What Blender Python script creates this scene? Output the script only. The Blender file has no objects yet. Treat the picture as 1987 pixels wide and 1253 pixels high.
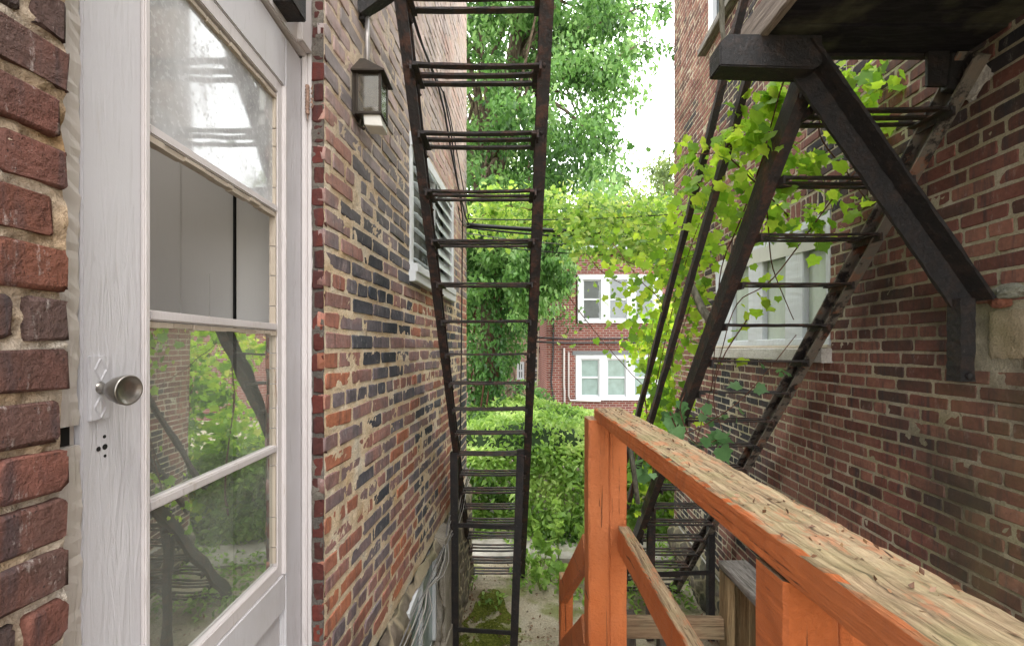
import bpy, bmesh, math, random
import numpy as np
from mathutils import Vector, Matrix
random.seed(7); RNG=np.random.default_rng(7)
col=bpy.context.scene.collection
F=870.0
def P(u,v,y): return (( u-988.0)/F*y, y, (675.0-v)/F*y)      # a measured bearing turned into a point at real depth y
def V(*a): return Vector(a)
GZ=-2.35
# ------------------------------------------------------------------ mesh builder
class MB:
    def __init__(s): s.v=[]; s.f=[]; s.c=[]; s.m=[]
    def add(s,vs,fs,c=(.5,.5,.5,1),m=0):
        b=len(s.v); s.v+= [tuple(p) for p in vs]; s.f+=[tuple(i+b for i in f) for f in fs]
        s.c+=[c]*len(vs); s.m+=[m]*len(fs)
    def box(s,x0,x1,y0,y1,z0,z1,c=None):
        c=c or (random.random(),random.random(),random.random(),1)
        vs=[(x,y,z) for z in (z0,z1) for y in (y0,y1) for x in (x0,x1)]
        s.add(vs,[(0,2,3,1),(4,5,7,6),(0,1,5,4),(2,6,7,3),(0,4,6,2),(1,3,7,5)],c)
    def beam(s,p0,p1,w,h,up=(0,0,1),seg=1,jit=0,bow=0,ends=True):
        p0=Vector(p0);p1=Vector(p1); d=(p1-p0).normalized(); up=Vector(up)
        sx=d.cross(up).normalized(); sz=sx.cross(d).normalized()
        c=(random.random(),random.random(),random.random(),1)
        vs=[];fs=[]
        for i in range(seg+1):
            t=i/seg; q=p0.lerp(p1,t)-sz*(bow*4*t*(1-t))
            for (a,b) in ((-1,-1),(1,-1),(1,1),(-1,1)):
                vs.append(q+sx*(a*w/2+random.uniform(-jit,jit))+sz*(b*h/2+random.uniform(-jit,jit)))
        for i in range(seg):
            for k in range(4):
                a=i*4+k; b=i*4+(k+1)%4; fs.append((a,b,b+4,a+4))
        if ends: fs.append((3,2,1,0)); n=seg*4; fs.append((n,n+1,n+2,n+3))
        s.add(vs,fs,c)
    def board(s,p0,p1,w,h,up=(0,0,1),step=.02,jit=.0012,ch=.005,warp=.003):
        """sawn board: chamfered, slightly wavy worn edges"""
        p0=Vector(p0);p1=Vector(p1); L=(p1-p0).length; d=(p1-p0)/L; up=Vector(up)
        sx=d.cross(up).normalized(); sz=sx.cross(d).normalized()
        n=max(2,int(L/step)); c=(random.random(),random.random(),random.random(),1)
        W=w/2;H=h/2
        prof=[(-W+ch,-H),(0,-H),(W-ch,-H),(W,-H+ch),(W,0),(W,H-ch),(W-ch,H),(W*.33,H),(-W*.33,H),(-W+ch,H),(-W,H-ch),(-W,0),(-W,-H+ch)]
        m=len(prof); ph=[random.uniform(0,9) for _ in range(4)]
        vs=[];fs=[];wear=0
        for i in range(n+1):
            t=i/n; q=p0+d*(L*t)+sx*(warp*math.sin(3*t*L+ph[0]))+sz*(warp*.5*math.sin(4*t*L+ph[1]))
            wear=.72*wear+random.uniform(-.6,1)*jit*.7
            for (a,b) in prof:
                j=jit*random.uniform(-1,1)
                e=1 if b>0 and abs(a)>W*.8 else 0
                vs.append(q+sx*(a+j*.6-(wear*e*(1 if a>0 else -1)))+sz*(b+j-(abs(wear)*e)))
        for i in range(n):
            for k in range(m):
                a=i*m+k; b=i*m+(k+1)%m; fs.append((a,b,b+m,a+m))
        fs.append(tuple(range(m-1,-1,-1))); fs.append(tuple(n*m+k for k in range(m)))
        s.add(vs,fs,c)
    def tube(s,pts,r,n=6,r2=None,jit=0,cap=True):
        pts=[Vector(p) for p in pts]; r2=r if r2 is None else r2
        c=(random.random(),random.random(),random.random(),1)
        vs=[];fs=[];K=len(pts); ref=None
        for i,p in enumerate(pts):
            d=(pts[min(i+1,K-1)]-pts[max(i-1,0)]); d=d.normalized() if d.length>1e-9 else Vector((0,0,1))
            if ref is None:
                ref=Vector((0,0,1)) if abs(d.z)<.9 else Vector((1,0,0))
            a=d.cross(ref).normalized(); b=a.cross(d).normalized(); ref=b
            rr=r+(r2-r)*i/max(1,K-1)
            for k in range(n):
                t=2*math.pi*k/n; q=rr*(1+random.uniform(-jit,jit))
                vs.append(p+a*(math.cos(t)*q)+b*(math.sin(t)*q))
        for i in range(K-1):
            for k in range(n):
                a=i*n+k;b=i*n+(k+1)%n; fs.append((a,b,b+n,a+n))
        if cap: fs.append(tuple(range(n-1,-1,-1))); fs.append(tuple((K-1)*n+k for k in range(n)))
        s.add(vs,fs,c)
    def lathe(s,o,ax,prof,n=24):
        o=Vector(o);ax=Vector(ax).normalized(); a=ax.cross(Vector((0,0,1))).normalized(); b=a.cross(ax)
        vs=[];fs=[]
        for (h,r) in prof:
            for k in range(n):
                t=2*math.pi*k/n; vs.append(o+ax*h+a*(math.cos(t)*r)+b*(math.sin(t)*r))
        for i in range(len(prof)-1):
            for k in range(n):
                p=i*n+k;q=i*n+(k+1)%n; fs.append((p,p+n,q+n,q))
        s.add(vs,fs)
    def poly(s,pts,th,nrm):
        nrm=Vector(nrm).normalized()*th; n=len(pts); a=[Vector(p) for p in pts]; b=[p+nrm for p in a]
        s.add(a+b,[tuple(range(n-1,-1,-1)),tuple(range(n,2*n))]+[(i,(i+1)%n,n+(i+1)%n,n+i) for i in range(n)])
def tag(o,label=None,cat=None,group=None,kind=None):
    if label: o['label']=label
    if cat: o['category']=cat
    if group: o['group']=group
    if kind: o['kind']=kind
    return o
ORG={}
def thing(name,label,cat,loc=(0,0,0),group=None):
    o=bpy.data.objects.new(name,None); col.objects.link(o); o.location=loc; o.empty_display_size=.1
    ORG[o.name]=Vector(loc); return tag(o,label,cat,group)
def mesh(name,mb,mats,parent=None,smooth=False,bevel=0,loc=None):
    org=ORG.get(parent.name,Vector((0,0,0))) if parent else (Vector(loc) if loc else Vector((0,0,0)))
    me=bpy.data.meshes.new(name)
    me.from_pydata([(p[0]-org[0],p[1]-org[1],p[2]-org[2]) for p in mb.v],[],mb.f)
    ca=me.color_attributes.new('vc','FLOAT_COLOR','POINT')
    ca.data.foreach_set('color',np.array(mb.c,dtype=np.float32).ravel())
    if not isinstance(mats,(list,tuple)): mats=[mats]
    for m in mats: me.materials.append(m)
    if len(mats)>1: me.polygons.foreach_set('material_index',mb.m)
    if bevel:
        bm=bmesh.new(); bm.from_mesh(me)
        es=[e for e in bm.edges if len(e.link_faces)==2 and e.calc_face_angle(0)>.5]
        bmesh.ops.bevel(bm,geom=es,offset=bevel,segments=2,affect='EDGES',clamp_overlap=True); bm.to_mesh(me); bm.free()
    if smooth: me.polygons.foreach_set('use_smooth',[True]*len(me.polygons))
    me.update()
    o=bpy.data.objects.new(name,me); col.objects.link(o)
    if parent: o.parent=parent; ORG[o.name]=org
    elif loc: o.location=loc
    return o
def npmesh(name,v,f,c,mats,parent=None,mi=None,smooth=None):
    """v (N,3), f (M,k) constant k"""
    org=ORG.get(parent.name,Vector((0,0,0))) if parent else Vector((0,0,0))
    v=np.asarray(v,dtype=np.float32)-np.array(org,dtype=np.float32); k=f.shape[1]
    me=bpy.data.meshes.new(name); me.vertices.add(len(v)); me.vertices.foreach_set('co',v.ravel())
    me.loops.add(f.size); me.loops.foreach_set('vertex_index',f.astype(np.int32).ravel())
    me.polygons.add(len(f)); me.polygons.foreach_set('loop_start',np.arange(0,f.size,k,dtype=np.int32))
    ca=me.color_attributes.new('vc','FLOAT_COLOR','POINT'); ca.data.foreach_set('color',np.asarray(c,dtype=np.float32).ravel())
    for m in (mats if isinstance(mats,(list,tuple)) else [mats]): me.materials.append(m)
    if mi is not None: me.polygons.foreach_set('material_index',mi)
    if smooth is not None: me.polygons.foreach_set('use_smooth',smooth)
    me.update(calc_edges=True); me.validate()
    o=bpy.data.objects.new(name,me); col.objects.link(o)
    if parent: o.parent=parent; ORG[o.name]=org
    return o
def vnoise(a,b,scale,seed=0):
    """smooth value noise, -1..1"""
    r=np.random.default_rng(seed); T=r.uniform(-1,1,(256,256))
    x=a/scale+1000.3; y=b/scale+1000.7; xi=np.floor(x).astype(int); yi=np.floor(y).astype(int)
    fx=x-xi; fy=y-yi; fx=fx*fx*(3-2*fx); fy=fy*fy*(3-2*fy)
    g=lambda i,j:T[i%256,j%256]
    return (g(xi,yi)*(1-fx)+g(xi+1,yi)*fx)*(1-fy)+(g(xi,yi+1)*(1-fx)+g(xi+1,yi+1)*fx)*fy
# ------------------------------------------------------------------ materials
class NT:
    def __init__(s,name):
        s.m=bpy.data.materials.new(name); s.m.use_nodes=True; s.t=s.m.node_tree; s.t.nodes.clear()
        s.out=s.n('ShaderNodeOutputMaterial'); s.tc=s.n('ShaderNodeTexCoord'); s.co=s.tc.outputs['Object']
    def n(s,t,**k):
        o=s.t.nodes.new(t)
        for a,b in k.items():
            if a.startswith('i_'):
                key=a[2:]; key=int(key) if key.isdigit() else key
                s.setin(o,key,b)
            else: setattr(o,a,b)
        return o
    def setin(s,o,key,b):
        i=o.inputs[key]
        if isinstance(b,bpy.types.NodeSocket): s.t.links.new(b,i)
        else: i.default_value=b
    def l(s,a,b): s.t.links.new(a,b)
    def map(s,sc=(1,1,1),rot=(0,0,0),src=None):
        return s.n('ShaderNodeMapping',i_Vector=src or s.co,i_Scale=sc,i_Rotation=rot).outputs[0]
    def noise(s,scale,detail=4,rough=.55,src=None,dist=0):
        return s.n('ShaderNodeTexNoise',i_Vector=src or s.co,i_Scale=scale,i_Detail=detail,i_Roughness=rough,i_Distortion=dist).outputs[0]
    def musg(s,scale,src=None):
        return s.noise(scale,8,.7,src)
    def ramp(s,fac,stops,interp='LINEAR'):
        r=s.n('ShaderNodeValToRGB',i_Fac=fac); cr=r.color_ramp; cr.interpolation=interp
        while len(cr.elements)<len(stops): cr.elements.new(.5)
        for e,(p,c) in zip(cr.elements,stops):
            e.position=p; e.color=(c,c,c,1) if isinstance(c,(int,float)) else (*c,1)
        return r.outputs[0]
    def mix(s,fac,a,b,mode='MIX'):
        o=s.n('ShaderNodeMix',data_type='RGBA',blend_type=mode)
        s.setin(o,0,fac); s.setin(o,6,a if not isinstance(a,tuple) else (*a,1)); s.setin(o,7,b if not isinstance(b,tuple) else (*b,1))
        return o.outputs[2]
    def math(s,op,a,b=0,c=0):
        o=s.n('ShaderNodeMath',operation=op); s.setin(o,0,a); s.setin(o,1,b); s.setin(o,2,c); return o.outputs[0]
    def vc(s):
        a=s.n('ShaderNodeAttribute',attribute_name='vc'); sp=s.n('ShaderNodeSeparateColor'); s.l(a.outputs['Color'],sp.inputs[0]); return sp.outputs
    def bump(s,h,strength=.5,dist=.01,prev=None):
        b=s.n('ShaderNodeBump',i_Height=h,i_Strength=strength,i_Distance=dist)
        if prev: s.l(prev,b.inputs['Normal'])
        return b.outputs[0]
    def pbsdf(s,color,rough=.8,normal=None,metal=0,spec=.3):
        b=s.n('ShaderNodeBsdfPrincipled'); 
        s.setin(b,'Base Color',color if not isinstance(color,tuple) else (*color,1)); s.setin(b,'Roughness',rough); s.setin(b,'Metallic',metal)
        b.inputs['Specular IOR Level'].default_value=spec
        if normal: s.l(normal,b.inputs['Normal'])
        return b.outputs[0]
    def done(s,sh): s.l(sh,s.out.inputs[0]); return s.m
def patina_mix(t,base):
    # damp green-tan wash low on the wall near the landing, soot higher up
    sp=t.n('ShaderNodeSeparateXYZ',i_0=t.n('ShaderNodeNewGeometry').outputs['Position']).outputs
    n=t.noise(3.2,5,.6,t.map((1,1,.45)))
    gy=t.ramp(t.math('ABSOLUTE',t.math('SUBTRACT',sp[1],1.50)),[(.08,1),(.30,0)]); gz=t.ramp(t.math('ADD',t.math('MULTIPLY',sp[2],-1),0),[(.05,0),(.16,1)])
    m=t.math('MULTIPLY',t.math('MULTIPLY',gy,gz),t.ramp(n,[(.35,.15),(.6,.75)])); base=t.mix(t.math('MULTIPLY',m,.7),base,(.17,.14,.06))
    d=t.ramp(t.noise(1.7,6,.6),[(.50,0),(.66,.6)]); return t.mix(t.math('MULTIPLY',d,t.ramp(t.math('MULTIPLY',sp[1],.25),[(.45,1),(.75,.2)])),base,(.028,.025,.024))
def lit_top_mix(t,base):  # upper wall painted paler, for the stronger light that falls up there
    z=t.n('ShaderNodeSeparateXYZ',i_0=t.n('ShaderNodeNewGeometry').outputs['Position']).outputs[2]
    m=t.math('MULTIPLY',t.ramp(t.math('ADD',t.math('MULTIPLY',z,.4),0),[(.12,0),(.75,.75)]),t.ramp(t.noise(5,5,.65),[(.3,.5),(.6,1)]))
    return t.mix(m,base,(.50,.42,.38))
def soot_lit_mix(t,base):
    base=lit_top_mix(t,base)  # the brighter-lit upper wall goes into the colour before the soot
    # water-borne soot running down the face in tall streaks
    m=t.ramp(t.noise(2.6,5,.6,t.map((1,1,.13)),dist=.3),[(.56,0),(.68,.75)]); br=t.ramp(t.noise(20,5,.7),[(.3,.4),(.6,1)])
    return t.mix(t.math('MULTIPLY',m,br),base,(.035,.035,.04))
def mat_brick(name,stops=None,rough_bump=1.0,grime=(.03,.03,.035),grime_amt=.5,efflo=.25,bright=1.0,soot=False,patina=False):
    t=NT(name); r,g,b=t.vc()[0:3]
    # every brick has its own hue; a second tone smears across it
    n1=t.noise(9,3); f=t.math('ADD',r,t.math('MULTIPLY',t.math('SUBTRACT',n1,.5),.55))
    base=t.ramp(f,stops)
    sep=t.map((1,1,1)); fine=t.noise(60,6,.65)
    base=t.mix(.55,base,t.ramp(fine,[(.3,.25),(.75,.95)]),'MULTIPLY')
    base=t.mix(.5,base,t.ramp(g,[(0,.55),(1,1.0)]),'MULTIPLY')
    # kiln-dark streaks down the face (vertical smears)
    sv=t.map((9,9,1.1)); st=t.noise(4,4,.6,sv)
    base=t.mix(t.math('MULTIPLY',t.ramp(st,[(.52,0),(.68,1)]),grime_amt),base,grime)
    ef=t.noise(26,8,.75,t.map((1.6,1.6,.6)))
    base=t.mix(t.math('MULTIPLY',t.ramp(ef,[(.58,0),(.75,1)]),efflo),base,(.55,.5,.46))
    base=t.mix(t.ramp(t.noise(160,2),[(.70,0),(.74,1)]),base,(.03,.02,.02))
    if soot: base=soot_lit_mix(t,base)
    if patina: base=patina_mix(t,base)
    hsv=t.n('ShaderNodeHueSaturation',i_Color=base,i_Value=bright).outputs[0]
    nb=t.bump(t.noise(110,6,.7),min(1,.55*rough_bump),.004*rough_bump); nb=t.bump(t.noise(22,6,.68),min(1,.6*rough_bump),.008*rough_bump,nb)
    return t.done(t.pbsdf(hsv,.82,nb,spec=.25))
def mat_mortar(name,c1,c2,c3,green=0,soot=0,patina=0):
    t=NT(name); n=t.noise(7,5); base=t.ramp(n,[(.3,c1),(.52,c2),(.75,c3)])
    fine=t.noise(140,6,.75); base=t.mix(.7,base,t.ramp(fine,[(.3,.35),(.65,1)]),'MULTIPLY')
    dk=t.noise(16,6,.7); base=t.mix(t.ramp(dk,[(.62,0),(.74,.85)]),base,(.035,.03,.025))
    if green:
        zz=t.n('ShaderNodeSeparateXYZ',i_0=t.co).outputs[2]
        base=t.mix(t.math('MULTIPLY',t.ramp(t.noise(2.2,4),[(.45,0),(.65,1)]),green),base,(.16,.17,.05))
    if soot: base=soot_lit_mix(t,base)
    if patina: base=patina_mix(t,base)
    nb=t.bump(fine,.9,.004); nb=t.bump(t.noise(35,5,.7),.8,.008,nb)
    return t.done(t.pbsdf(base,.92,nb,spec=.15))
BR_L=mat_brick('brick_purple',[(.0,(.035,.04,.05)),(.22,(.09,.088,.10)),(.38,(.19,.15,.155)),(.55,(.28,.165,.145)),(.76,(.32,.135,.095)),(1,(.42,.16,.085))],efflo=.55,grime_amt=.5,bright=1.45,soot=True)
BR_N=mat_brick('brick_worn_red',rough_bump=1.7,stops=[(.0,(.06,.045,.042)),(.3,(.12,.07,.058)),(.55,(.185,.075,.055)),(1,(.27,.10,.055))],efflo=.75,grime_amt=.6,bright=1.25)
BR_J=mat_brick('brick_jamb_red',[(.0,(.09,.03,.025)),(.5,(.16,.038,.028)),(1,(.24,.055,.035))],efflo=.05,grime_amt=.35)
BR_R=mat_brick('brick_brown_red',[(.0,(.022,.022,.027)),(.26,(.045,.038,.040)),(.42,(.11,.058,.046)),(.65,(.18,.072,.055)),(.85,(.23,.095,.072)),(1,(.30,.14,.10))],efflo=.35,grime_amt=.7,bright=1.12,patina=True)
MO_L=mat_mortar('mortar_sandy',(.70,.50,.29),(.82,.67,.47),(.84,.78,.65),soot=1)
MO_N=mat_mortar('mortar_lime',(.42,.27,.14),(.55,.43,.31),(.66,.61,.54))
MO_J=mat_mortar('mortar_dark',(.10,.09,.08),(.16,.14,.12),(.30,.27,.22))
MO_R=mat_mortar('mortar_grey_green',(.38,.335,.22),(.50,.445,.33),(.62,.56,.45),green=.35,patina=1)
def mat_paint(name,colr,dirt=(.35,.26,.15),crackle=.6,dirt_amt=.35,bump=.6,grain=(1,1,.12),scale=1,rough=.45):
    t=NT(name); m=t.map(grain)
    cr=t.noise(55*scale,5,.6,m,dist=1.5); big=t.noise(3,5)
    base=t.mix(t.ramp(big,[(.35,0),(.8,.25)]),colr,tuple(c*.75 for c in colr))
    chips=t.noise(30*scale,8,.72,t.map(tuple(g*.9 for g in grain)))
    base=t.mix(t.math('MULTIPLY',t.ramp(chips,[(.62,0),(.70,1)]),dirt_amt),base,dirt)
    base=t.mix(t.math('MULTIPLY',t.ramp(cr,[(.34,1),(.40,0)]),.28*crackle),base,(.25,.22,.2))
    patch=t.ramp(t.noise(2.1,4),[(.42,.12),(.62,1)]); nb=t.bump(t.math('MULTIPLY',cr,patch),bump,.005); nb=t.bump(t.noise(200,3),.2,.001,nb)
    base=t.mix(t.ramp(t.noise(1.9,6,.65,t.map((1,1,.5))),[(.52,0),(.75,.22)]),base,tuple(c*.62 for c in dirt)) if bump>.3 else base
    return t.done(t.pbsdf(base,rough,nb,spec=.4))
WHITE=mat_paint('weathered_white_paint',(.565,.55,.565),dirt_amt=.18)
WHITE2=mat_paint('dirty_white_trim',(.58,.54,.53),dirt_amt=.65,dirt=(.30,.22,.14))
TRIM_OCHRE=mat_paint('bare_putty',(.46,.39,.31),dirt=(.22,.12,.06),dirt_amt=.9,bump=1)
GREYIN=mat_paint('interior_grey_paint',(.62,.595,.56),dirt_amt=.05,crackle=.1,bump=.1)
WINWHITE=mat_paint('window_white',(.60,.62,.63),dirt_amt=.4,crackle=.2,bump=.1)
FARWHITE=mat_paint('far_window_white',(.50,.52,.54),dirt_amt=.02,crackle=.1,bump=.05)
def mat_iron(name,peel=.0,c=(.022,.018,.017),rust=(.13,.05,.028)):
    t=NT(name); n=t.noise(18,7,.7); base=t.mix(t.ramp(n,[(.48,0),(.72,.75)]),c,rust)
    hl=t.noise(70,6,.7); base=t.mix(t.ramp(hl,[(.60,0),(.72,.6)]),base,(.12,.10,.09))
    if peel:
        p=t.noise(9,8,.68); base=t.mix(t.math('MULTIPLY',t.ramp(p,[(.44,0),(.49,1)]),peel),base,(.30,.27,.22))
        p2=t.noise(13,6,.7); base=t.mix(t.math('MULTIPLY',t.ramp(p2,[(.56,0),(.60,1)]),peel),base,(.30,.11,.05))
    nb=t.bump(t.noise(60,6,.7),.9,.006); nb=t.bump(n,.7,.01,nb)
    return t.done(t.pbsdf(base,.62,nb,metal=.0,spec=.45))
IRON=mat_iron('rusty_black_iron'); IRON_D=mat_iron('black_painted_iron',c=(.011,.010,.010),rust=(.045,.026,.018)); IRON_P=mat_iron('flaking_painted_iron',peel=.45)
def mat_orange():
    t=NT('orange_paint_over_worn_wood'); geo=t.n('ShaderNodeNewGeometry'); nz=t.n('ShaderNodeSeparateXYZ',i_0=geo.outputs['True Normal']).outputs[2]
    gr=t.noise(34,8,.72,t.map((3.2,.17,3.2)),dist=.5); gv=t.noise(30,7,.65,t.map((2.6,2.6,.16)),dist=.6)
    isup=t.ramp(nz,[(.55,0),(.8,1)])
    # paint
    pc=t.mix(t.ramp(t.noise(5,5),[(.3,0),(.75,1)]),(.50,.118,.026),(.65,.19,.055))
    pc=t.mix(t.ramp(t.noise(2.7,6,.65,t.map((1,1,.5))),[(.45,0),(.7,.28)]),pc,(.68,.31,.15)); pc=t.mix(t.ramp(t.noise(9,6,.7,t.map((1.5,1.5,.25))),[(.55,0),(.7,.5)]),pc,(.30,.085,.03))
    cracks=t.ramp(t.noise(22,6,.6,t.map((4,.15,4)),dist=.5),[(.345,1),(.37,0)])
    crackv=t.ramp(t.noise(22,6,.6,t.map((4,4,.12)),dist=.5),[(.345,1),(.37,0)])
    ax=t.math('ABSOLUTE',t.n('ShaderNodeSeparateXYZ',i_0=geo.outputs['True Normal']).outputs[1])
    crk=t.mix(t.ramp(ax,[(.4,0),(.6,1)]),cracks,crackv)
    pc=t.mix(t.math('MULTIPLY',crk,.9),pc,(.10,.03,.012))
    green=t.ramp(t.noise(5,6,.6,t.map((2,2,.5))),[(.66,0),(.76,.8)]); pc=t.mix(green,pc,(.13,.12,.03))
    # bare weathered top
    wc=t.ramp(gr,[(.34,(.06,.042,.03)),(.42,(.22,.15,.085)),(.5,(.36,.26,.15)),(.62,(.50,.385,.235))])
    wc=t.mix(t.ramp(t.noise(4.5,6,.65),[(.47,0),(.66,.6)]),wc,(.24,.25,.10))
    wc=t.mix(t.ramp(t.noise(45,8,.7,t.map((1,.45,1))),[(.53,0),(.60,.7)]),wc,(.50,.22,.11))
    wc=t.mix(t.ramp(t.noise(48,5,.6,t.map((1.2,.3,1.2)),dist=1),[(.655,0),(.68,1)]),wc,(.07,.035,.02)); wc=t.mix(t.ramp(t.noise(16,7,.7,t.map((3,.12,3))),[(.33,.8),(.38,0)]),wc,(.06,.042,.028))
    edge=t.noise(16,6,.7); m=t.math('MULTIPLY',isup,1)
    base=t.mix(m,pc,wc)
    base=t.mix(t.math('MULTIPLY',t.ramp(t.noise(34,7,.7,t.map((1,.3,1))),[(.69,0),(.72,1)]),t.math('SUBTRACT',1,isup)),base,(.36,.22,.11))
    nb=t.bump(gr,1,.012); nb=t.bump(t.noise(120,5),.35,.002,nb); nb=t.bump(t.math('SUBTRACT',1,crk),.7,.004,nb)
    return t.done(t.pbsdf(base,t.mix(isup,(.48,.48,.48),(.9,.9,.9)),nb,spec=.35))
ORANGE=mat_orange()
def mat_wood(name,a,b,c,axis=(2.6,.2,2.6)):
    t=NT(name); g=t.noise(26,7,.65,t.map(axis),dist=1.2); w=t.ramp(g,[(.28,a),(.48,b),(.7,c)])
    w=t.mix(t.ramp(t.noise(5,5),[(.5,0),(.7,.5)]),w,(.16,.16,.10))
    return t.done(t.pbsdf(w,.85,t.bump(g,.9,.006),spec=.2))
GREYWOOD=mat_wood('greyed_lumber_top',(.04,.035,.03),(.15,.135,.12),(.30,.28,.25))
TANWOOD_Z=mat_wood('treated_lumber_upright',(.07,.045,.022),(.20,.135,.07),(.33,.24,.13),(2.6,2.6,.2))
TANWOOD_X=mat_wood('treated_lumber_rail',(.07,.045,.025),(.19,.125,.075),(.31,.22,.13),(.2,2.6,2.6))
PALEWOOD=mat_wood('weathered_fascia',(.09,.075,.065),(.24,.20,.17),(.38,.33,.28))
DARKWOOD=mat_wood('tarred_planks',(.006,.006,.008),(.014,.013,.017),(.03,.028,.033),(.3,2,2))
def mat_leaf(name,stops,trans=.45,tcol=1.3,gloss=.4):
    t=NT(name); r,g,b=t.vc()[0:3]; c=t.ramp(r,stops)
    c=t.mix(.35,c,t.ramp(t.noise(40,3),[(.3,.45),(.7,1)]),'MULTIPLY')
    d=t.pbsdf(c,gloss,None,spec=.35); tr=t.n('ShaderNodeBsdfTranslucent')
    t.l(t.n('ShaderNodeHueSaturation',i_Hue=.485,i_Saturation=1.04,i_Value=tcol,i_Color=c).outputs[0],tr.inputs[0])
    mx=t.n('ShaderNodeMixShader'); mx.inputs[0].default_value=trans; t.l(d,mx.inputs[1]); t.l(tr.outputs[0],mx.inputs[2])
    return t.done(mx.outputs[0])
LEAF_TREE=mat_leaf('tree_leaf',[(0,(.03,.08,.02)),(.3,(.08,.19,.045)),(.65,(.16,.32,.09)),(1,(.30,.46,.19))],trans=.5,tcol=1.6)
LEAF_IVY=mat_leaf('ivy_leaf',[(0,(.025,.08,.02)),(.5,(.075,.19,.045)),(1,(.18,.36,.10))],trans=.4,tcol=1.5)
LEAF_VINE=mat_leaf('vine_leaf',[(0,(.07,.17,.025)),(.25,(.19,.37,.04)),(.6,(.31,.50,.055)),(.88,(.42,.58,.07)),(1,(.60,.62,.14))],trans=.6,tcol=1.75)
LEAF_WIRE=mat_leaf('creeper_leaf',[(0,(.06,.15,.03)),(.3,(.17,.32,.05)),(.65,(.29,.45,.08)),(1,(.52,.60,.18))],trans=.55,tcol=1.6)
LEAF_VINE2=mat_leaf('grey_green_vine_leaf',[(0,(.08,.19,.06)),(.6,(.15,.31,.12)),(1,(.24,.42,.18))],trans=.4,tcol=1.4)  # duller, greyer green than the lime vine leaf
LEAF_HEDGE=mat_leaf('hedge_leaf',[(0,(.06,.14,.03)),(.35,(.18,.33,.06)),(.7,(.30,.47,.11)),(1,(.50,.64,.22))],trans=.5,tcol=1.5)
LEAF_FAR=mat_leaf('distant_leaf',[(0,(.09,.14,.05)),(.5,(.18,.26,.09)),(1,(.32,.40,.15))],trans=.5)
LITTER=mat_leaf('dry_leaf',[(0,(.07,.03,.015)),(.5,(.18,.09,.045)),(1,(.32,.20,.10))],trans=.1)
def mat_bark(name,a,b):
    t=NT(name); n=t.noise(14,8,.7,t.map((1.5,1.5,.35))); return t.done(t.pbsdf(t.ramp(n,[(.35,a),(.65,b)]),.9,t.bump(n,1,.03),spec=.1))
BARK=mat_bark('bark',(.05,.035,.025),(.20,.15,.11)); STEM=mat_bark('vine_stem',(.06,.025,.018),(.20,.10,.07)); BRANCH=mat_bark('dead_branch',(.08,.08,.06),(.30,.28,.22))
STEMG=mat_bark('green_stem',(.10,.16,.03),(.22,.28,.07))
def mat_simple(name,c,rough=.6,metal=0,spec=.4,nscale=30,var=.3,bump=.2):
    t=NT(name); n=t.noise(nscale,5,.6); base=t.mix(t.ramp(n,[(.3,0),(.75,1)]),c,tuple(x*(1-var) for x in c))
    return t.done(t.pbsdf(base,rough,t.bump(n,bump,.003),metal=metal,spec=spec))
BLACKRUB=mat_simple('black_cable',(.012,.012,.014),.45); GREYCAB=mat_simple('grey_cable',(.16,.155,.15),.5); WHITECAB=mat_simple('pale_cable',(.36,.34,.31),.5)
BRONZE=mat_simple('bronze_lamp_metal',(.055,.042,.030),.45,.5,.5,40,.5,.3); HOLE_SHADE=mat_simple('hole_shade',(.008,.007,.006),.9)  # the last one is a black that stands for shade inside holes and gaps
SILVER=mat_simple('tarnished_knob',(.42,.39,.35),.28,.85,.5,25,.6,.15); CONDUIT=mat_simple('galvanised_conduit',(.45,.42,.40),.4,.5)
BLIND=mat_leaf('pale_louver',[(0,(.74,.78,.78)),(1,(.82,.86,.86))],trans=.4,tcol=1.1,gloss=.25); CEMENT=mat_mortar('cement_render',(.30,.27,.21),(.38,.34,.28),(.47,.43,.36))
SLATEGREY=mat_simple('grey_lintel',(.16,.17,.18),.8); CORNICE=mat_simple('pale_coping',(.42,.45,.46),.7)
CONCRETE=mat_mortar('flaking_sill',(.42,.39,.34),(.58,.55,.50),(.66,.64,.60))
def mat_glass(name,refl=.4,dirt=.25,dcol=(.55,.56,.52),tint=(.8,.85,.82),rough=.02,spots=0,opaque=None):
    t=NT(name)
    gl=t.n('ShaderNodeBsdfGlossy'); gl.inputs['Roughness'].default_value=rough; gl.inputs['Color'].default_value=(.92,.95,.93,1)
    nb=t.bump(t.noise(3,2),.06,.02); t.l(nb,gl.inputs['Normal'])
    if opaque: 
        b=t.n('ShaderNodeBsdfDiffuse'); t.l(t.mix(t.ramp(t.noise(6,5),[(.3,0),(.7,1)]),opaque,tuple(x*.7 for x in opaque)),b.inputs[0])
    else: b=t.n('ShaderNodeBsdfTransparent'); b.inputs[0].default_value=(*tint,1)
    m1=t.n('ShaderNodeMixShader'); m1.inputs[0].default_value=refl; t.l(b.outputs[0],m1.inputs[1]); t.l(gl.outputs[0],m1.inputs[2])
    d=t.n('ShaderNodeBsdfDiffuse'); d.inputs[0].default_value=(*dcol,1)
    dm=t.ramp(t.noise(7,6,.65,t.map((1,1,.6))),[(.3,dirt*.5),(.7,min(1,dirt*1.6))])
    if spots: dm=t.math('ADD',dm,t.math('MULTIPLY',t.ramp(t.noise(90,3,.6),[(.55,0),(.62,1)]),spots))
    m2=t.n('ShaderNodeMixShader'); t.l(dm,m2.inputs[0]); t.l(m1.outputs[0],m2.inputs[1]); t.l(d.outputs[0],m2.inputs[2])
    return t.done(m2.outputs[0])
GL_TOP=mat_glass('dusty_glass',.42,.55,(.60,.61,.62),(.75,.78,.76),.05,spots=.18)
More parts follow.
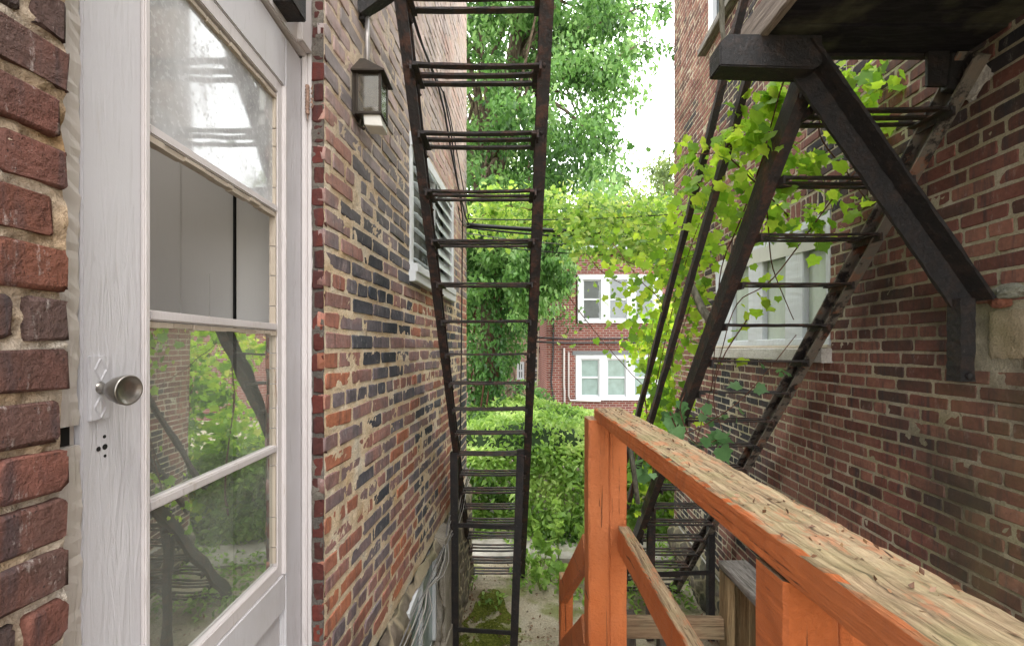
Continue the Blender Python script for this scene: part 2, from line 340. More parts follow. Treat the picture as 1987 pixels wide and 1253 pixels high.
GL_LOW=mat_glass('grimy_glass',.70,.16,(.46,.48,.43),(.55,.58,.52),.015,spots=.05)
GL_FROST=mat_glass('patterned_glass',.22,.45,(.42,.47,.40),rough=.25,opaque=(.36,.42,.36))
GL_FAR=mat_glass('far_glass_dark',.10,.10,(.2,.22,.22),rough=.03,opaque=(.05,.06,.06)); GL_FARB=mat_glass('far_glass_with_blind',.06,.2,(.30,.38,.36),rough=.05,opaque=(.22,.30,.28))
GL_DARK=mat_glass('dim_glass',.4,.15,rough=.05,opaque=(.10,.10,.08)); GL_BLOCK=mat_glass('cellar_glass',.45,.2,(.4,.5,.48),rough=.08,opaque=(.22,.30,.29)); GL_LAMP=mat_glass('lamp_glass',.22,.12,(.4,.37,.3),(.6,.55,.45),.08)
# ------------------------------------------------------------------ brickwork as geometry
def brick_wall(name,parent,O,d,n,a0,a1,z0,z1,course,mats,holes=(),step=.014,proud=.006,mnoise=.005,mbase=0,seed=1,hole_margin=0,jit=.0022,end_cut=False,soldier=None,header_every=6,lb=None,extra_missing=(),jw=.011,rmin=.25):
    """bricks laid one by one over a lumpy bed of mortar; one mesh, two materials"""
    rng=np.random.default_rng(seed); O=np.array(O,float); d=np.array(d,float); d/=np.linalg.norm(d); n=np.array(n,float)
    k=course/.0677; L=.213*k if lb is None else lb; J=jw*k
    bricks=[]
    nrow=int((z1-z0)/course)
    for i in range(nrow):
        zc0=z1-(i+1)*course+J/2; zc1=z1-i*course-J/2
        hdr=header_every and (i%header_every==3); ll=L/2 if hdr else L
        a=a0-(ll*(.5 if i%2 else 0) if not hdr else L*.25)
        while a<a1:
            l=ll*(1+rng.uniform(-.05,.05)); b0=max(a+J/2,a0+.001); b1=min(a+l-J/2,a1-.001); a+=l
            segs=[(b0,b1)]
            for (h0,h1,q0,q1) in list(holes)+list(extra_missing):
                if zc1>q0 and zc0<q1:
                    ns=[]
                    for (s0,s1) in segs:
                        if s1<=h0 or s0>=h1: ns.append((s0,s1))
                        else:
                            if s0<h0: ns.append((s0,h0-.002))
                            if s1>h1: ns.append((h1+.002,s1))
                    segs=ns
            for (s0,s1) in segs:
                if s1-s0>.018: bricks.append((s0,s1,zc0,zc1))
    if soldier:
        for (h0,h1,q0,q1) in soldier:
            a=h0
            while a<h1-.01:
                bricks.append((a+J/2,min(a+course*.95,h1)-J/2,q0,q1)); a+=course*.95
    B=np.array(bricks); nb=len(B)
    # outline 12 points of a rounded rectangle
    r=.16; cn=[]
    for (cx,cy,a) in ((1,-1,-90),(1,1,0),(-1,1,90),(-1,-1,180)):
        for t in (0,45,90):
            th=math.radians(a+t); cn.append((cx,cy,math.cos(th),math.sin(th)))
    cn=np.array(cn); K=12
    hw=(B[:,1]-B[:,0])/2; hh=(B[:,3]-B[:,2])/2; ca=(B[:,0]+B[:,1])/2; cz=(B[:,2]+B[:,3])/2
    rad=np.minimum(hh*.42,hw*.42)*rng.uniform(rmin,1,nb)
    def ring(inset,depth,j):
        w=hw-inset; h=hh-inset
        A=ca[:,None]+cn[None,:,0]*(w-rad)[:,None]+cn[None,:,2]*rad[:,None]+rng.uniform(-j,j,(nb,K))
        Z=cz[:,None]+cn[None,:,1]*(h-rad)[:,None]+cn[None,:,3]*rad[:,None]+rng.uniform(-j,j,(nb,K))
        return A,Z,depth[:,None]+np.zeros((nb,K))
    prj=proud+rng.uniform(-.0015,.0018,nb)
    outj=rng.uniform(-jit,jit,(nb,K))
    tiltA=rng.uniform(-.02,.02,nb); tiltZ=rng.uniform(-.04,.04,nb)
    R=[ring(-.001,np.full(nb,-.02),jit),ring(0,prj-.003,jit),ring(.0028,prj,jit)]
    vs=[]
    for A,Z,D in R:
        D=D+(A-ca[:,None])*tiltA[:,None]+(Z-cz[:,None])*tiltZ[:,None]
        vs.append(O[None,None,:]+A[...,None]*d+D[...,None]*n+np.stack([0*Z,0*Z,Z],-1))
    cen=O[None,:]+ca[:,None]*d+(prj+rng.uniform(-.001,.0015,nb))[:,None]*n+np.stack([0*cz,0*cz,cz],-1)
    per=3*K+1
    bv=np.concatenate([vs[0],vs[1],vs[2],cen[:,None,:]],1)   # nb,37,3
    fl=[]
    for rr in (0,1):
        for q in range(K): fl.append((rr*K+q,rr*K+(q+1)%K,(rr+1)*K+(q+1)%K,(rr+1)*K+q))
    for q in range(0,K,2): fl.append((2*K+q,2*K+(q+1)%K,2*K+(q+2)%K,3*K))
    fl=np.array(fl); bf=(fl[None]+(np.arange(nb)*per)[:,None,None]).reshape(-1,4)
    big=np.clip(.54+.5*vnoise(ca,cz*.45,.42,seed+5)+.2*vnoise(ca,cz,1.5,seed+6)+rng.uniform(-.33,.33,nb),0,1)
    bc=np.stack([big,rng.uniform(0,1,nb),rng.uniform(0,1,nb),np.ones(nb)],-1); bc=np.repeat(bc[:,None,:],per,1).reshape(-1,4)
    # mortar bed
    na=max(2,int((a1-a0)/step)+1); nz=max(2,int((z1-z0)/step)+1)
    A,Z=np.meshgrid(np.linspace(a0,a1,na),np.linspace(z0,z1,nz),indexing='ij')
    D=mbase+mnoise*(.55*vnoise(A,Z,.035,seed)+.45*vnoise(A,Z,.012,seed+1)+.5*vnoise(A,Z,.2,seed+2))
    mv=(O[None,None]+A[...,None]*d+D[...,None]*n+np.stack([0*Z,0*Z,Z],-1)).reshape(-1,3)
    I=np.arange(na*nz).reshape(na,nz)
    q=np.stack([I[:-1,:-1],I[1:,:-1],I[1:,1:],I[:-1,1:]],-1)
    Ac=(A[:-1,:-1]+A[1:,1:])/2; Zc=(Z[:-1,:-1]+Z[1:,1:])/2; keep=np.ones_like(Ac,bool)
    for (h0,h1,q0,q1) in holes: keep&=~((Ac>h0)&(Ac<h1)&(Zc>q0)&(Zc<q1))
    mf=q[keep].reshape(-1,4)
    v=np.concatenate([bv.reshape(-1,3),mv]); f=np.concatenate([bf,mf+nb*per])
    # consistent winding: outward = n
    c=np.concatenate([bc,np.tile([.5,.5,.5,1.],(len(mv),1))])
    mi=np.concatenate([np.zeros(len(bf),int),np.ones(len(mf),int)])
    x=np.cross(v[f[-1][1]]-v[f[-1][0]],v[f[-1][2]]-v[f[-1][0]])
    if x@n<0: f=f[:,::-1].copy()
    sm=np.concatenate([np.tile([True]*24+[False]*6,nb),np.ones(len(mf),bool)])
    return npmesh(name,v,f,c,mats,parent,mi,sm)
# ------------------------------------------------------------------ leaves
def leaf_shape(kind):
    if kind=='grape':
        o=[(0,0),(.22,-.10),(.46,.02),(.40,.22),(.52,.46),(.33,.50),(.26,.62),(.10,.72),(0,1),(-.10,.72),(-.26,.62),(-.33,.50),(-.52,.46),(-.40,.22),(-.46,.02),(-.22,-.10)]
        vs=[(0,.38,.0)]+[(x,y,-.28*(x*x)-.16*max(0,y-.4)**2+ .06*(abs(x)>.4)) for x,y in o]; n=len(o)
        return np.array(vs),np.array([(0,1+i,1+(i+1)%n) for i in range(n)])
    if kind=='oval':
        vs=[(0,0,0),(.24,.3,.05),(.2,.65,.03),(0,1,-.08),(-.2,.65,.03),(-.24,.3,.05),(0,.45,-.03)]
        return np.array(vs),np.array([(6,0,1),(6,1,2),(6,2,3),(6,3,4),(6,4,5),(6,5,0)])
    vs=[(0,0,0),(.28,.42,.07),(0,1,-.06),(-.28,.42,.07)]
    return np.array(vs),np.array([(0,1,2),(0,2,3)])
def leaves(name,pts,size,kind,mat,parent,droop=.5,up=None,cvar=.35,seed=0,cbase=None,sizes=None,face=None):
    rng=np.random.default_rng(seed+11); pts=np.asarray(pts,float); N=len(pts); sv,sf=leaf_shape(kind)
    tip=rng.normal(0,1,(N,3)); tip[:,2]-=droop*1.4; tip/=np.linalg.norm(tip,axis=1)[:,None]
    nr=rng.normal(0,.7,(N,3)); nr[:,2]+=1.0 if up is None else up
    if face is not None: nr+=np.array(face)
    x=np.cross(tip,nr); x/=np.linalg.norm(x,axis=1)[:,None]+1e-9; nr=np.cross(x,tip)
    s=size*(rng.uniform(.35,1.35,N) if kind=='grape' else rng.uniform(.6,1.25,N)); cz=rng.uniform(.1,2.6,N)[:,None,None]
    v=pts[:,None]+s[:,None,None]*(sv[None,:,0:1]*x[:,None]+sv[None,:,1:2]*tip[:,None]+sv[None,:,2:3]*cz*nr[:,None])
    f=(sf[None]+(np.arange(N)*len(sv))[:,None,None]).reshape(-1,3)
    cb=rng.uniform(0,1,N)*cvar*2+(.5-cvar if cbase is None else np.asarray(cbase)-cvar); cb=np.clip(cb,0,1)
    c=np.stack([cb,rng.uniform(0,1,N),rng.uniform(0,1,N),np.ones(N)],-1); c=np.repeat(c,len(sv),0)
    return npmesh(name,v.reshape(-1,3),f,c,mat,parent,smooth=np.ones(len(f),bool) if kind=='grape' else None)
def clumps(cs,n,r,flat=.7,seed=0):
    """cs list of clump centres; n leaves each spread over radius r, thinning outward"""
    rng=np.random.default_rng(seed+3); out=[];cb=[]
    for c in cs:
        k=int(n*rng.uniform(.5,1.4)); p=rng.normal(0,1,(k,3)); p/=np.linalg.norm(p,axis=1)[:,None]
        p*=(rng.uniform(0,1,(k,1))**.55)*r*rng.uniform(.6,1.3); p[:,2]*=flat
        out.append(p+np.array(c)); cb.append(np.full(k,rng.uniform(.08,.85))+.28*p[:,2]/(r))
    return np.concatenate(out),np.clip(np.concatenate(cb),0,1)

# ================================================================== SETTING
def mat_ground():
    t=NT('yard_ground'); n=t.noise(1.6,6,.6); c=t.ramp(n,[(.32,(.27,.21,.14)),(.5,(.46,.40,.29)),(.68,(.56,.51,.40))])
    fine=t.noise(60,8,.75); c=t.mix(.8,c,t.ramp(fine,[(.3,.35),(.65,1)]),'MULTIPLY')
    c=t.mix(t.ramp(t.noise(3.1,6,.65),[(.52,0),(.64,.8)]),c,(.16,.18,.05))
    c=t.mix(t.ramp(t.noise(22,6,.7),[(.60,0),(.66,.8)]),c,(.07,.04,.025))
    return t.done(t.pbsdf(c,.95,t.bump(fine,1,.012,t.bump(t.noise(9,5),.8,.04)),spec=.1))
GROUND=mat_ground()
g=MB(); g.add([(-120,-60,GZ),(120,-60,GZ),(120,160,GZ),(-120,160,GZ)],[(0,1,2,3)]); o=mesh('ground',g,GROUND); tag(o,kind='structure')
def mat_conc():
    t=NT('old_concrete'); n=t.noise(4,7,.65); c=t.ramp(n,[(.3,(.24,.22,.19)),(.6,(.38,.35,.31)),(.8,(.45,.42,.37))])
    c=t.mix(t.ramp(t.noise(40,7,.75),[(.55,0),(.7,.6)]),c,(.10,.09,.07)); c=t.mix(t.ramp(t.noise(3,5),[(.56,0),(.7,.6)]),c,(.14,.17,.05))
    return t.done(t.pbsdf(c,.9,t.bump(t.noise(90,6,.7),.6,.006),spec=.2))
CONC=mat_conc()
g=MB(); g.add([(-.75,4.95,GZ+.045),(3.0,4.85,GZ+.045),(3.0,6.6,GZ+.045),(-.75,6.6,GZ+.045),(-.75,4.95,GZ-.02),(3.0,4.85,GZ-.02)],[(0,1,2,3),(4,5,1,0)]); o=mesh('concrete_path',g,CONC); tag(o,kind='structure')
# moss patch
def mat_moss():
    t=NT('moss'); n=t.noise(50,7,.7); c=t.ramp(n,[(.35,(.05,.065,.012)),(.55,(.14,.16,.03)),(.7,(.26,.26,.06))]); return t.done(t.pbsdf(c,.95,t.bump(n,1,.02),spec=.05))
MOSS=mat_moss()
rng=np.random.default_rng(5)
def mosspatch(cx,cy,rx,ry,n,seed,name='moss'):
    r=np.random.default_rng(seed); th=r.uniform(0,6.28,n); rr=np.sqrt(r.uniform(0,1,n))*(1+.25*np.sin(3*th+seed))
    x=cx+rx*rr*np.cos(th); y=cy+ry*rr*np.sin(th); keep=vnoise(x,y,.09,seed)+.5*vnoise(x,y,.03,seed+1)+r.uniform(-.5,.5,n)-1.1*(rr/1.25)**3>-.45; x=x[keep];y=y[keep]
    s=r.uniform(.002,.0055,len(x)); mb_v=[];mb_f=[]
    b=np.array([(-1,-1,0),(1,-1,.0),(1,1,.0),(-1,1,0),(0,0,1.3)]); v=np.stack([x,y,np.full(len(x),GZ+.003)],-1)[:,None]+s[:,None,None]*b[None]*np.array([1,1,.8])
    f=(np.array([(0,1,4),(1,2,4),(2,3,4),(3,0,4)])[None]+(np.arange(len(x))*5)[:,None,None]).reshape(-1,3)
    o=npmesh(name,v.reshape(-1,3),f,np.full((len(x)*5,4),.5),MOSS); tag(o,'yellow green moss patch on the dirt between the iron stair posts','moss',kind='stuff'); return o
mosspatch(-.17,3.83,.24,.46,26000,3)
# leaf litter
N=2600; lx=rng.uniform(-.5,2.2,N); ly=rng.uniform(2.6,6.0,N); k=(vnoise(lx,ly,.35,9)>.0)|(rng.uniform(0,1,N)<.25); lp=np.stack([lx[k],ly[k],np.full(k.sum(),GZ+.012)],-1)
o=leaves('leaf_litter',lp,.03,'rhomb',LITTER,None,droop=0,up=5,seed=4); tag(o,'dry brown fallen leaves scattered over the yard dirt','fallen leaves',kind='stuff')
# ================================================================== LEFT HOUSE
LH=thing('brick_house','purple and blue grey brick house with sandy mortar, white glazed door and louvered window','house',(-1.6,2,GZ))
dL=np.array([.067,1,0])/math.hypot(.067,1); nL=np.array([1,-.067,0])/math.hypot(.067,1)
XL=lambda y:-.7146+.067*y
WIN_L=(2.47,3.64,.40,1.19)
brick_wall('brick_wall',LH,(XL(0),0,0),dL,nL,1.490,4.41,-1.30,4.2,.069,(BR_L,MO_L),holes=[WIN_L],extra_missing=[(1.735,1.80,.545,.655)],step=.0115,proud=.0030,mnoise=.0036,mbase=.0006,seed=3,jit=.0042,jw=.0175)
brick_wall('brick_wall',LH,(XL(0)+.0623,0,0),dL,nL,-.55,.619,-1.5,1.9,.0677,(BR_N,MO_N),step=.005,proud=.0060,mnoise=.0090,mbase=-.0022,seed=8,jit=.0034,jw=.0145,rmin=.05)
brick_wall('brick_wall',LH,(-.655,1.489,0),(1,0,0),(0,-1,0),0,.040,-1.30,2.4,.069,(BR_J,MO_J),step=.008,proud=.002,mnoise=.006,mbase=-.001,seed=12,jit=.0034,header_every=0,lb=.3)
b=MB()
b.box(-3.2,-.735,1.53,2.44,GZ,4.2); b.box(-3.2,-.735,2.44,3.75,GZ,.38); b.box(-3.2,-.735,2.44,3.75,1.24,4.2); b.box(-3.2,-1.15,2.44,3.75,.38,1.24); b.box(-3.2,-.50,3.75,4.36,GZ,4.2)
b.add([(-.66,1.53,1.24),(-.50,3.75,1.24),(-.50,3.75,4.2),(-.66,1.53,4.2)],[(0,1,2,3)])
b.box(-3.2,-.70,-.6,.585,GZ,4.2); b.box(-3.2,-2.6,.585,1.53,GZ,4.2)
mesh('house_body',b,GREYIN,LH)
# rubble foundation, one lumpy stone mesh
def mat_rubble(name,a,bb,cc):
    t=NT(name); v=t.n('ShaderNodeTexVoronoi',feature='DISTANCE_TO_EDGE',i_Vector=t.n('ShaderNodeMix',data_type='VECTOR').outputs[1] if 0 else t.map((1,1,1.5)),i_Scale=5.5).outputs[0]
    vc=t.n('ShaderNodeTexVoronoi',i_Vector=t.map((1,1,1.5)),i_Scale=5.5).outputs['Color']; h=t.n('ShaderNodeSeparateColor',i_0=vc).outputs[0]
    c=t.ramp(h,[(0,a),(.5,bb),(1,(.20,.16,.12))]); c=t.mix(.7,c,t.ramp(t.noise(35,8,.72),[(.3,.3),(.7,1)]),'MULTIPLY')
    c=t.mix(t.ramp(v,[(.02,1),(.10,0)]),c,cc); c=t.mix(t.ramp(t.noise(3,5),[(.5,0),(.7,.5)]),c,(.13,.14,.06))
    return t.done(t.pbsdf(c,.85,t.bump(v,.8,.05,t.bump(t.noise(40,7,.7),.9,.01)),spec=.25))
RUB=mat_rubble('rubble_stone',(.04,.04,.04),(.10,.085,.07),(.26,.22,.14)); RUBL=mat_rubble('rubble_pale',(.10,.09,.075),(.22,.18,.14),(.36,.30,.21))
def lumpy(name,parent,mat_,O,d,n,a0,a1,z0,z1,step,amp,seed,toplip=.0,holes=()):
    na=int((a1-a0)/step)+1; nz=int((z1-z0)/step)+1
    A,Z=np.meshgrid(np.linspace(a0,a1,na),np.linspace(z0,z1,nz),indexing='ij')
    D=amp*(vnoise(A,Z,.14,seed)+.5*vnoise(A,Z,.05,seed+1)+.3*vnoise(A,Z,.02,seed+2))+toplip*np.clip((z1-Z)/.1,0,1)
    v=(np.array(O)[None,None]+A[...,None]*np.array(d)+D[...,None]*np.array(n)+np.stack([0*Z,0*Z,Z],-1)).reshape(-1,3)
    I=np.arange(na*nz).reshape(na,nz); q=np.stack([I[:-1,:-1],I[1:,:-1],I[1:,1:],I[:-1,1:]],-1)
    keep=np.ones(q.shape[:2],bool); Ac=A[:-1,:-1];Zc=Z[:-1,:-1]
    for (h0,h1,q0,q1) in holes: keep&=~((Ac>h0)&(Ac<h1)&(Zc>q0)&(Zc<q1))
    f=q[keep].reshape(-1,4); x=np.cross(v[f[0][1]]-v[f[0][0]],v[f[0][2]]-v[f[0][0]])
    if x@np.array(n)<0: f=f[:,::-1].copy()
    return npmesh(name,v,f,np.full((len(v),4),.5),mat_,parent,smooth=np.ones(len(f),bool))
CEL=(2.30,3.02,-1.98,-1.36)
lumpy('foundation',LH,RUBL,(XL(0)+.01,0,0),dL,nL,1.3,4.43,GZ-.05,-1.29,.02,.016,21,.045,holes=[CEL])
lumpy('foundation_end',LH,RUBL,(XL(4.42)+.02,4.43,0),(-1,0,0),(0,1,0),0,2,GZ-.05,-1.29,.05,.02,22)
# cement buttress beside cellar window
m=MB()
for (y0,y1,x,zt) in ((3.04,3.30,.075,-1.30),(2.2,3.3,.085,-2.0)):
    p=[(XL(y0),y0,GZ),(XL(y0)+x,y0,GZ),(XL(y0)+x,y0,zt),(XL(y0),y0,zt+.02)]; q=[(XL(y1),y1,GZ),(XL(y1)+x,y1,GZ),(XL(y1)+x,y1,zt),(XL(y1),y1,zt+.02)]
    m.add(p+q,[(0,1,2,3),(7,6,5,4),(1,5,6,2),(2,6,7,3)])
mesh('cement_surround',m,CEMENT,LH,bevel=.01)
m=MB(); y0,y1=CEL[:2]
for (ya,yb,za,zb) in ((y0,y1,CEL[3]-.04,CEL[3]),(y0,y1,CEL[2],CEL[2]+.04),(y0,y0+.04,CEL[2]+.04,CEL[3]-.04),(y1-.04,y1,CEL[2]+.04,CEL[3]-.04),(2.64,2.67,CEL[2]+.04,CEL[3]-.04)):
    m.beam((XL((ya+yb)/2)+.01,ya,(za+zb)/2),(XL((ya+yb)/2)+.01,yb,(za+zb)/2),.03,zb-za)
cw=mesh('cellar_window',m,WINWHITE,LH)
m=MB(); m.add([(XL(y0)+.004,y0,CEL[2]),(XL(y1)+.004,y1,CEL[2]),(XL(y1)+.004,y1,CEL[3]),(XL(y0)+.004,y0,CEL[3])],[(0,1,2,3)]); mesh('pane',m,GL_BLOCK,cw)
# --- louvered window
def LP(y,o,z): return (XL(y)+o,y-.067*o,z)
m=MB(); a0,a1,z0,z1=WIN_L
m.board(LP(a0,.0,z0+.045),LP(a1,.0,z0+.045),.09,.05); 
m.board(LP(a0,-.01,z1-.035),LP(a1,-.01,z1-.035),.07,.07)
m.board(LP(a0+.02,-.012,z0),LP(a0+.02,-.012,z1),.06,.045,up=(1,0,0)); m.board(LP(a1-.04,-.012,z0),LP(a1-.04,-.012,z1),.07,.08,up=(1,0,0))
m.board(LP((a0+a1)/2,-.02,z0),LP((a0+a1)/2,-.02,z1),.05,.05,up=(1,0,0))
wf=mesh('window',m,WINWHITE,LH)
m=MB(); m.board(LP(a0-.02,.008,z0-.002),LP(a1+.01,.008,z0-.002),.06,.062); mesh('sill',m,WINWHITE,wf)
for i in range(8):
    zc=z0+.11+i*.086
    for (q0,q1) in ((a0+.06,(a0+a1)/2-.03),((a0+a1)/2+.03,a1-.09)):
        far=q0>a0+.2; m=MB(); m.beam(LP(q0,.012 if far else .002,zc),LP(q1,.012 if far else .002,zc),.088 if far else .05,.004,up=(.93,0,.36) if far else (.35,0,.93)); mesh('louver',m,BLIND,wf)
m=MB(); m.add([LP(a0,-.07,z0),LP(a1,-.07,z0),LP(a1,-.07,z1),LP(a0,-.07,z1)],[(0,1,2,3)]); mesh('pane',m,GL_DARK,wf)
# --- door (in its own frame: a along, b out of the door face)
dd=np.array([-.03,1,0])/math.hypot(.03,1); dn=np.array([1,.03,0])/math.hypot(.03,1); D0=np.array([-.667,.70,0])
def DP(a,b,z): return tuple(D0+dd*a+dn*b+np.array([0,0,z]))
def dbox(mb,a0,a1,b0,b1,z0,z1):
    vs=[DP(a,b_,z) for z in (z0,z1) for b_ in (b0,b1) for a in (a0,a1)]
    mb.add(vs,[(0,1,3,2),(4,6,7,5),(0,4,5,1),(2,3,7,6),(0,2,6,4),(1,5,7,3)],(random.random(),random.random(),.5,1))
ZB,ZT=-1.05,.957; BARS=[.756,.413,.061,-.300,-.650]
m=MB()
dbox(m,0,.118,-.038,0,ZB,ZT); dbox(m,.680,.79,-.038,0,ZB,ZT)          # stiles
dbox(m,.118,.680,-.038,-.0007,.800,ZT); dbox(m,.118,.680,-.038,-.0007,-.80,-.69); dbox(m,.118,.680,-.038,-.0007,ZB,ZB+.12)
dbox(m,.132,.666,-.030,-.012,-.93,-.80)                                  # lower panel
for (a0,a1) in ((.118,.128),(.670,.680)): dbox(m,a0,a1,-.030,-.006,ZB+.12,-.80)
DOOR=mesh('door',m,WHITE,LH,bevel=.003)
m=MB()
for (a0,a1,b0,b1,z0,z1) in ((.119,.132,-.03,.006,-.69,.80),(.132,.145,-.03,-.004,-.69,.80),(.668,.679,-.03,.005,-.69,.80),(.640,.668,-.03,-.006,-.69,.80),(.145,.640,-.03,-.004,.762,.80),(.145,.640,-.03,-.004,-.69,-.652)): dbox(m,a0,a1,b0,b1,z0,z1)
mesh('moulding',m,WHITE2,DOOR,bevel=.0025)
for i,z in enumerate(BARS[1:4]):
    m=MB(); dbox(m,.145,.640,-.028,-.005,z-.009,z+.011); mesh('glazing_bar',m,WHITE2,DOOR,bevel=.003)
m=MB()
for (z,s) in ((.748,-1),(.396,-1),(.044,-1)): 
    a=.146
    while a<.638:
        l=random.uniform(.02,.07); dbox(m,a,min(a+l,.639),-.027,-.008+random.uniform(-.003,.002),z-random.uniform(.002,.007),z+.006); a+=l+random.choice([0,0,.004])
for zz in (0,):
    z=-.64
    while z<.74:
        l=random.uniform(.03,.09)
        dbox(m,.634,.6395,-.027,-.009,z,min(z+l,.745)); z+=l+random.choice([.0,.003])
mesh('putty',m,TRIM_OCHRE,DOOR)
for (z0,z1,mt,lab) in ((.424,.760,GL_TOP,'top pane of dusty glass'),(-.289,.050,GL_LOW,'grimy glass pane below the empty opening'),(-.648,-.311,GL_LOW,'lowest grimy glass pane')):
    m=MB(); m.add([DP(.14,-.018,z0),DP(.645,-.018,z0),DP(.645,-.018,z1),DP(.14,-.018,z1)],[(0,1,2,3)]); q=mesh('glass_pane',m,mt,DOOR); q['label']=lab
ZK=-.061
m=MB(); dbox(m,.0085,.042,0,.0065,ZK-.055,ZK+.048)
for (zc) in (ZK+.026,ZK-.034):
    for (s1,s2) in ((1,1),(1,-1),(-1,1),(-1,-1)):
        m.beam(DP(.025+s1*.011,.0068,zc),DP(.025,.0068,zc+s2*.018),.0022,.0028,up=tuple(dn))
mesh('escutcheon',m,WHITE,DOOR,bevel=.001)
m=MB(); m.lathe(DP(.025,.002,ZK-.004),tuple(dn+np.array([0,-.12,-.05])),[(0,.011),(.004,.011),(.006,.0075),(.014,.007),(.018,.009),(.024,.0135),(.034,.0195),(.045,.0232),(.053,.0245),(.0555,.0245),(.057,.0232),(.0565,.0215),(.052,.018),(.050,.010),(.0495,0.0005)],32)
mesh('door_knob',m,SILVER,DOOR,smooth=True)
m=MB()
for (a,z,r) in ((.040,ZK-.085,.0030),(.029,ZK-.103,.0040),(.041,ZK-.102,.0048),(.041,ZK-.117,.0026)):
    m.lathe(DP(a,.0006,z),tuple(-dn),[(0,.0001),(0,r),(.001,r)],10)
mesh('screw_hole_shade',m,HOLE_SHADE,DOOR)  # flat black discs, painting the shade inside the screw holes
# --- frame round the door
m=MB()
def seg(x0,x1,y0,y1,z0,z1): m.box(x0,x1,y0,y1,z0,z1)
seg(-.72,-.6885,1.500,1.53,ZB,.97); seg(-.690,-.672,1.488,1.53,ZB,1.9); seg(-.672,-.6555,1.494,1.53,ZB,1.9)
seg(-.76,-.672,.70,1.488,.966,1.04); seg(-.735,-.664,.70,1.42,1.04,1.7); seg(-.725,-.655,1.42,1.487,.975,1.9)
mesh('door_frame',m,WHITE2,LH,bevel=.003)
m=MB(); m.board((-.697,.664,ZB-.05),(-.697,.664,-.150),.068,.066,up=(1,0,0),step=.012,jit=.0014,ch=.004); m.board((-.697,.664,-.118),(-.697,.664,1.5),.068,.066,up=(1,0,0),step=.012,jit=.0014,ch=.004); seg(-.73,-.676,.632,.696,-.150,-.118); seg(-.76,-.662,.592,.629,ZB-.05,1.5)
mesh('door_jamb',m,mat_paint('dirty_jamb_paint',(.50,.45,.40),dirt=(.24,.15,.08),dirt_amt=.95,bump=1.1,scale=.7),LH)
m=MB(); m.box(-.6765,-.6745,.655,.688,-.149,-.119); mesh('latch_hole_shade',m,HOLE_SHADE,LH)  # black plate in the recess, painting its shade
m=MB(); m.box(-1.3,-.775,1.500,1.515,-1.05,1.6); m.box(-.905,-.775,1.486,1.500,-1.05,1.6)
mesh('inner_reveal',m,GREYIN,LH,bevel=.002)
m=MB(); m.box(-.917,-.910,1.490,1.4995,-1.05,1.6); m.box(-.914,-.908,1.484,1.4898,-1.05,1.6); mesh('inner_gap_shade',m,HOLE_SHADE,LH)  # solid black strips in place of the shade of a narrow gap
m=MB(); m.box(-1.08,-1.0,1.494,1.4995,-.9,.25);m.box(-1.10,-1.096,1.494,1.4995,-.9,1.5); m.lathe((-.79,1.485,.12),(0,-1,0),[(0,.004),(.003,.004),(.0035,.0001)],10); mesh('inner_moulding',m,GREYIN,LH,bevel=.002)
m=MB(); zh=.77
m.tube([(-.665,1.478,zh),(-.665,1.478,zh+.095)],.0062,10)
for i in range(9): m.lathe((-.665,1.478,zh+.004+i*.0105),(0,.15,1),[(0,.0062),(.0008,.0074),(.0022,.0074),(.003,.0062)],10)
m.tube([(-.665,1.478,zh),(-.664,1.478,zh-.018)],.003,6,r2=.001)
for i in range(5):
    a=(-.651,1.477,zh+.02+i*.015); m.tube([a,(a[0]+random.uniform(.004,.012),1.471,a[2]+random.uniform(-.012,.014))],.004,5,r2=.0008,jit=.4)
mesh('hinge',m,mat_simple('rusty_hinge',(.42,.27,.20),.7,0,.3,70,.7,.6),LH)
# --- fixtures on that wall
def wallpt(u,v,off=0):
    y=621.7/(1046.3-u); z=(675-v)/F*y; return Vector((XL(y)+off,y,z))
LANT=thing('wall_lantern','bronze box lantern with slipped pale glass on the left brick wall','wall lamp',tuple(wallpt(672,180)))
c=V(-.528,1.74,.965)
m=MB(); ly0,ly1=c.y-.05,c.y+.05; lx0,lx1=c.x-.052,c.x+.045; lz0,lz1=c.z-.082,c.z+.072
for x in (lx0,lx1-.010):
    for y in (ly0,ly1-.010): m.box(x,x+.010,y,y+.010,lz0+.01,lz1)
m.box(lx0,lx1,ly0,ly0+.010,lz0,lz0+.010);m.box(lx0,lx1,ly1-.010,ly1,lz0,lz0+.010);m.box(lx0,lx0+.01,ly0+.01,ly1-.01,lz0,lz0+.01);m.box(lx1-.01,lx1,ly0+.01,ly1-.01,lz0,lz0+.01)
m.box(lx0-.012,lx0-.002,ly0,ly1,lz0-.004,lz1+.004)
mesh('lamp_body',m,BRONZE,LANT,bevel=.0015)
m=MB(); e=.016; m.add([(lx0-.013,ly0-e,lz1),(lx1+e,ly0-e,lz1),(lx1+e,ly1+e,lz1),(lx0-.013,ly1+e,lz1),(lx0-.013,ly0-e,lz1+.006),(lx1+e,ly0-e,lz1+.006),(lx1+e,ly1+e,lz1+.006),(lx0-.013,ly1+e,lz1+.006),(lx0+.004,c.y-.01,lz1+.080),(lx0+.022,c.y-.01,lz1+.080),(lx0+.022,c.y+.01,lz1+.080),(lx0+.004,c.y+.01,lz1+.080)],
 [(3,2,1,0),(0,1,5,4),(1,2,6,5),(2,3,7,6),(3,0,4,7),(4,5,9,8),(5,6,10,9),(6,7,11,10),(7,4,8,11),(8,9,10,11)]); mesh('lamp_roof',m,BRONZE,LANT,bevel=.001)
m=MB(); g0=.006
